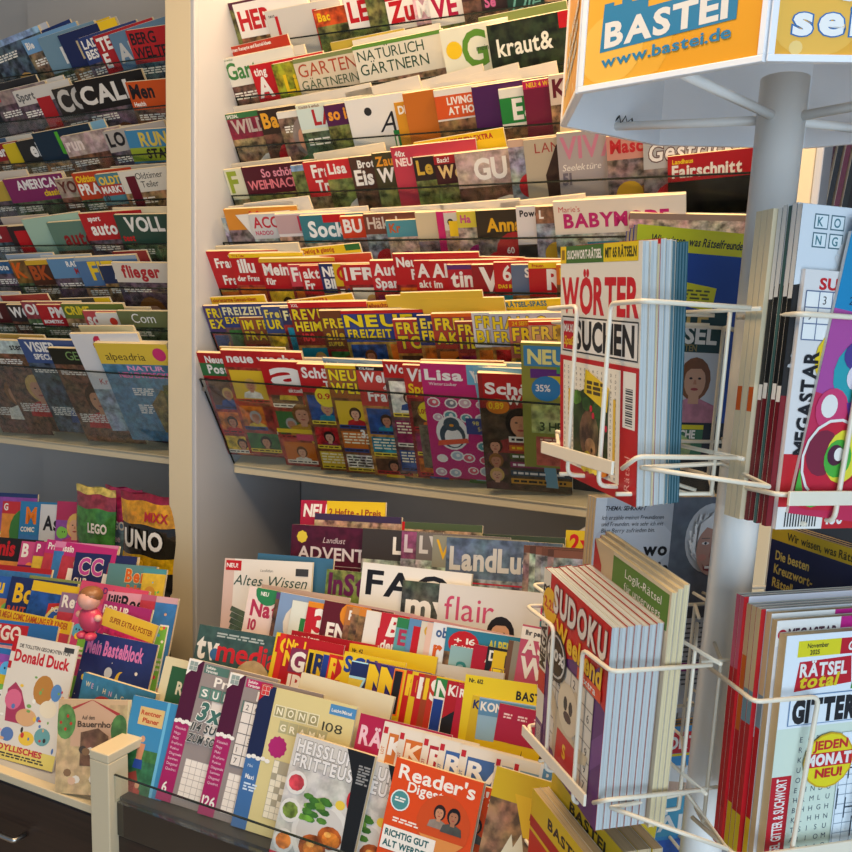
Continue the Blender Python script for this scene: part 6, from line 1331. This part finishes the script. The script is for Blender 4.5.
def oma(a):
    a.rect(0, 0, 1, 1, '#a8adb4'); a.pol([(0, 0), (0, 1), (.08, 1), (.06, 0)], '#c4c8cc'); a.ell(.3, .8, .3, .18, '#b8bcc2'); a.rect(.58, .5, 1, 1, '#5a616c', .8)
    a.text('THEMA: SEHKRAFT', .07, .945, .018, '#2a2a30', 'b', shear=.2, fit=.3)
    for k, t in enumerate(('Ich erzähle meinen Freundinnen', 'und Freunden, wie sehr ich mit', 'Blue Berry zufrieden bin.')): a.text(t, .05, .905-.028*k, .018, '#2a2a30', 'n', shear=.2, fit=.46 if k < 2 else .4)
    a.text('Ja, wo', .2, .745, .055, '#17181c', 'x', fit=.36); a.text('ist sie', .3, .66, .055, '#17181c', 'x', fit=.28)
    A2 = Art(a.w, a.h)
    A2.ell(.8, .79, .25, .31, '#b9bcc0', .95, n=26)
    rn = random.Random(6)
    for k in range(46):
        t = -.55+k*.1; r0 = .19+rn.uniform(-.02, .03); cx, cy = .80+r0*math.cos(t), .785+r0*.72*math.sin(t)
        dx, dy = .03*math.cos(t+1.9), .04*math.sin(t+1.9); nx, ny = .012*math.cos(t), .01*math.sin(t)
        A2.pol([(cx-dx-nx, cy-dy-ny), (cx-dx+nx, cy-dy+ny), (cx+dx*1.3, cy+dy*1.3)], rn.choice(['#dfe1e3', '#cfd1d4', '#a8abb0', '#eceded']))
    A2.ell(.8, .735, .16, .235, '#b58d80', 1, n=24); A2.pol([(.64, .78), (.66, .88), (.76, .93), (.9, .91), (.96, .8), (.9, .855), (.8, .845), (.72, .86), (.67, .82)], '#dcdee0')
    for u in (.7, .9): A2.ell(u, .69, .04, .03, '#c2887c', n=12)
    A2.pol([(.70, .66), (.72, .645), (.735, .61), (.72, .62)], '#96685e')
    for u in (.72, .88): A2.ell(u, .77, .035, .014, '#e6e2de', n=10); A2.ell(u, .77, .013, .013, '#2f3a48', n=8); A2.rect(u-.04, .795, u+.04, .801, '#7a6a64')
    A2.pol([(.78, .76), (.76, .69), (.83, .69), (.81, .76)], '#a07068'); A2.ell(.79, .63, .075, .03, '#7a2f34', n=12); A2.rect(.73, .627, .85, .642, '#e8e4e0')
    off = len(a.v); cx, cz = .8*a.w, .76*a.h
    a.v += [(min(.9*a.w+(x-cx)*.84, a.w-.0003), y-5*a.DZ, .79*a.h+(z-cz)*.8) for x, y, z in A2.v]; a.f += [[q+off for q in f] for f in A2.f]; a.c += A2.c
    for k in range(14): a.lines(.5, .42-k*.022, .45, 1, '#4a4e54', lh=.008, seed=k)
    a.rect(.55, .2, .9, .24, '#8a2a7a'); a.rect(.4, .45, .98, .5, '#3a3f46', .6)
A = plain(.215, .30, '#a8adb4', oma)
for j in range(3):
    h = .335
    smag(3, -.115, .168, -.53, .215, h, .0085, plain(.215, h, '#c8b894'), ['grey advertisement magazine facing away in the lower rear basket, outermost', 'grey advertisement magazine facing away in the lower rear basket, middle', 'grey magazine back showing smiling white-haired woman, lower rear basket'][j], depth=.009*j, artback=plain(.215, h, '#a8adb4', oma) if j == 2 else None, back='#a8adb4', pages=M_PAGEB)
def uzv(a):
    a.rect(0, 0, 1, 1, '#3a8ac0'); a.rect(0, .86, 1, .97, '#c01c2c'); a.text('KREUZWORT', .1, .885, .06, W_, 'x', fit=.8); a.rect(0, .845, 1, .858, '#d8c01c'); a.rect(0, .66, 1, .76, '#c8a890', .8); a.pol([(0, .84), (1, .78), (1, .68), (0, .8)], '#d8d8d4')
    a.rect(0, .42, 1, .64, '#4a9ab8'); a.text('INSEL', .1, .54, .08, W_, 'b', fit=.6); a.text('SPEZIAL', .1, .45, .08, W_, 'b', fit=.8); a.rect(0, .1, 1, .4, '#2a5aa8', .6); a.rect(.1, .2, .6, .35, '#8ac0d8'); a.ell(.3, .2, .2, .12, '#4aa0c8', .5)
for j in range(3):
    smag(3, -.125, .165, -.865, .21, .315, .009, plain(.21, .315, '#3a8ac0'), ['blue puzzle magazine of the bottom rear basket, outermost', 'blue puzzle magazine of the bottom rear basket, middle', 'blue puzzle magazine back with white lettering beside the post foot'][j], depth=.0095*j, artback=plain(.21, .315, '#3a8ac0', uzv) if j == 2 else None, back='#3a8ac0', pages=M_PAGEB)

# dark books leaning beyond the post, on the neighbouring board
for j, (px, c) in enumerate(((818, '#16171a'), (826, '#3a1c2c'), (834, '#1b1d22'), (842, '#5a2438'), (850, '#1a1c1c'))):
    P = at_y(px, 150, 2.2); a = plain(.15, .25, c)
    M = Matrix.Rotation(math.radians(112), 4, 'Z') @ Matrix.Rotation(math.radians(5), 4, 'X'); M.translation = P-Vector((0, 0, .22))
    magazine(M, .15, .25, .012, a, '%s dark book spine leaning behind the spinner header, %s from the post' % (color_name(c), ORD[j+1]), 'book', 'dark books beyond the spinner post', name='book', spine=c)
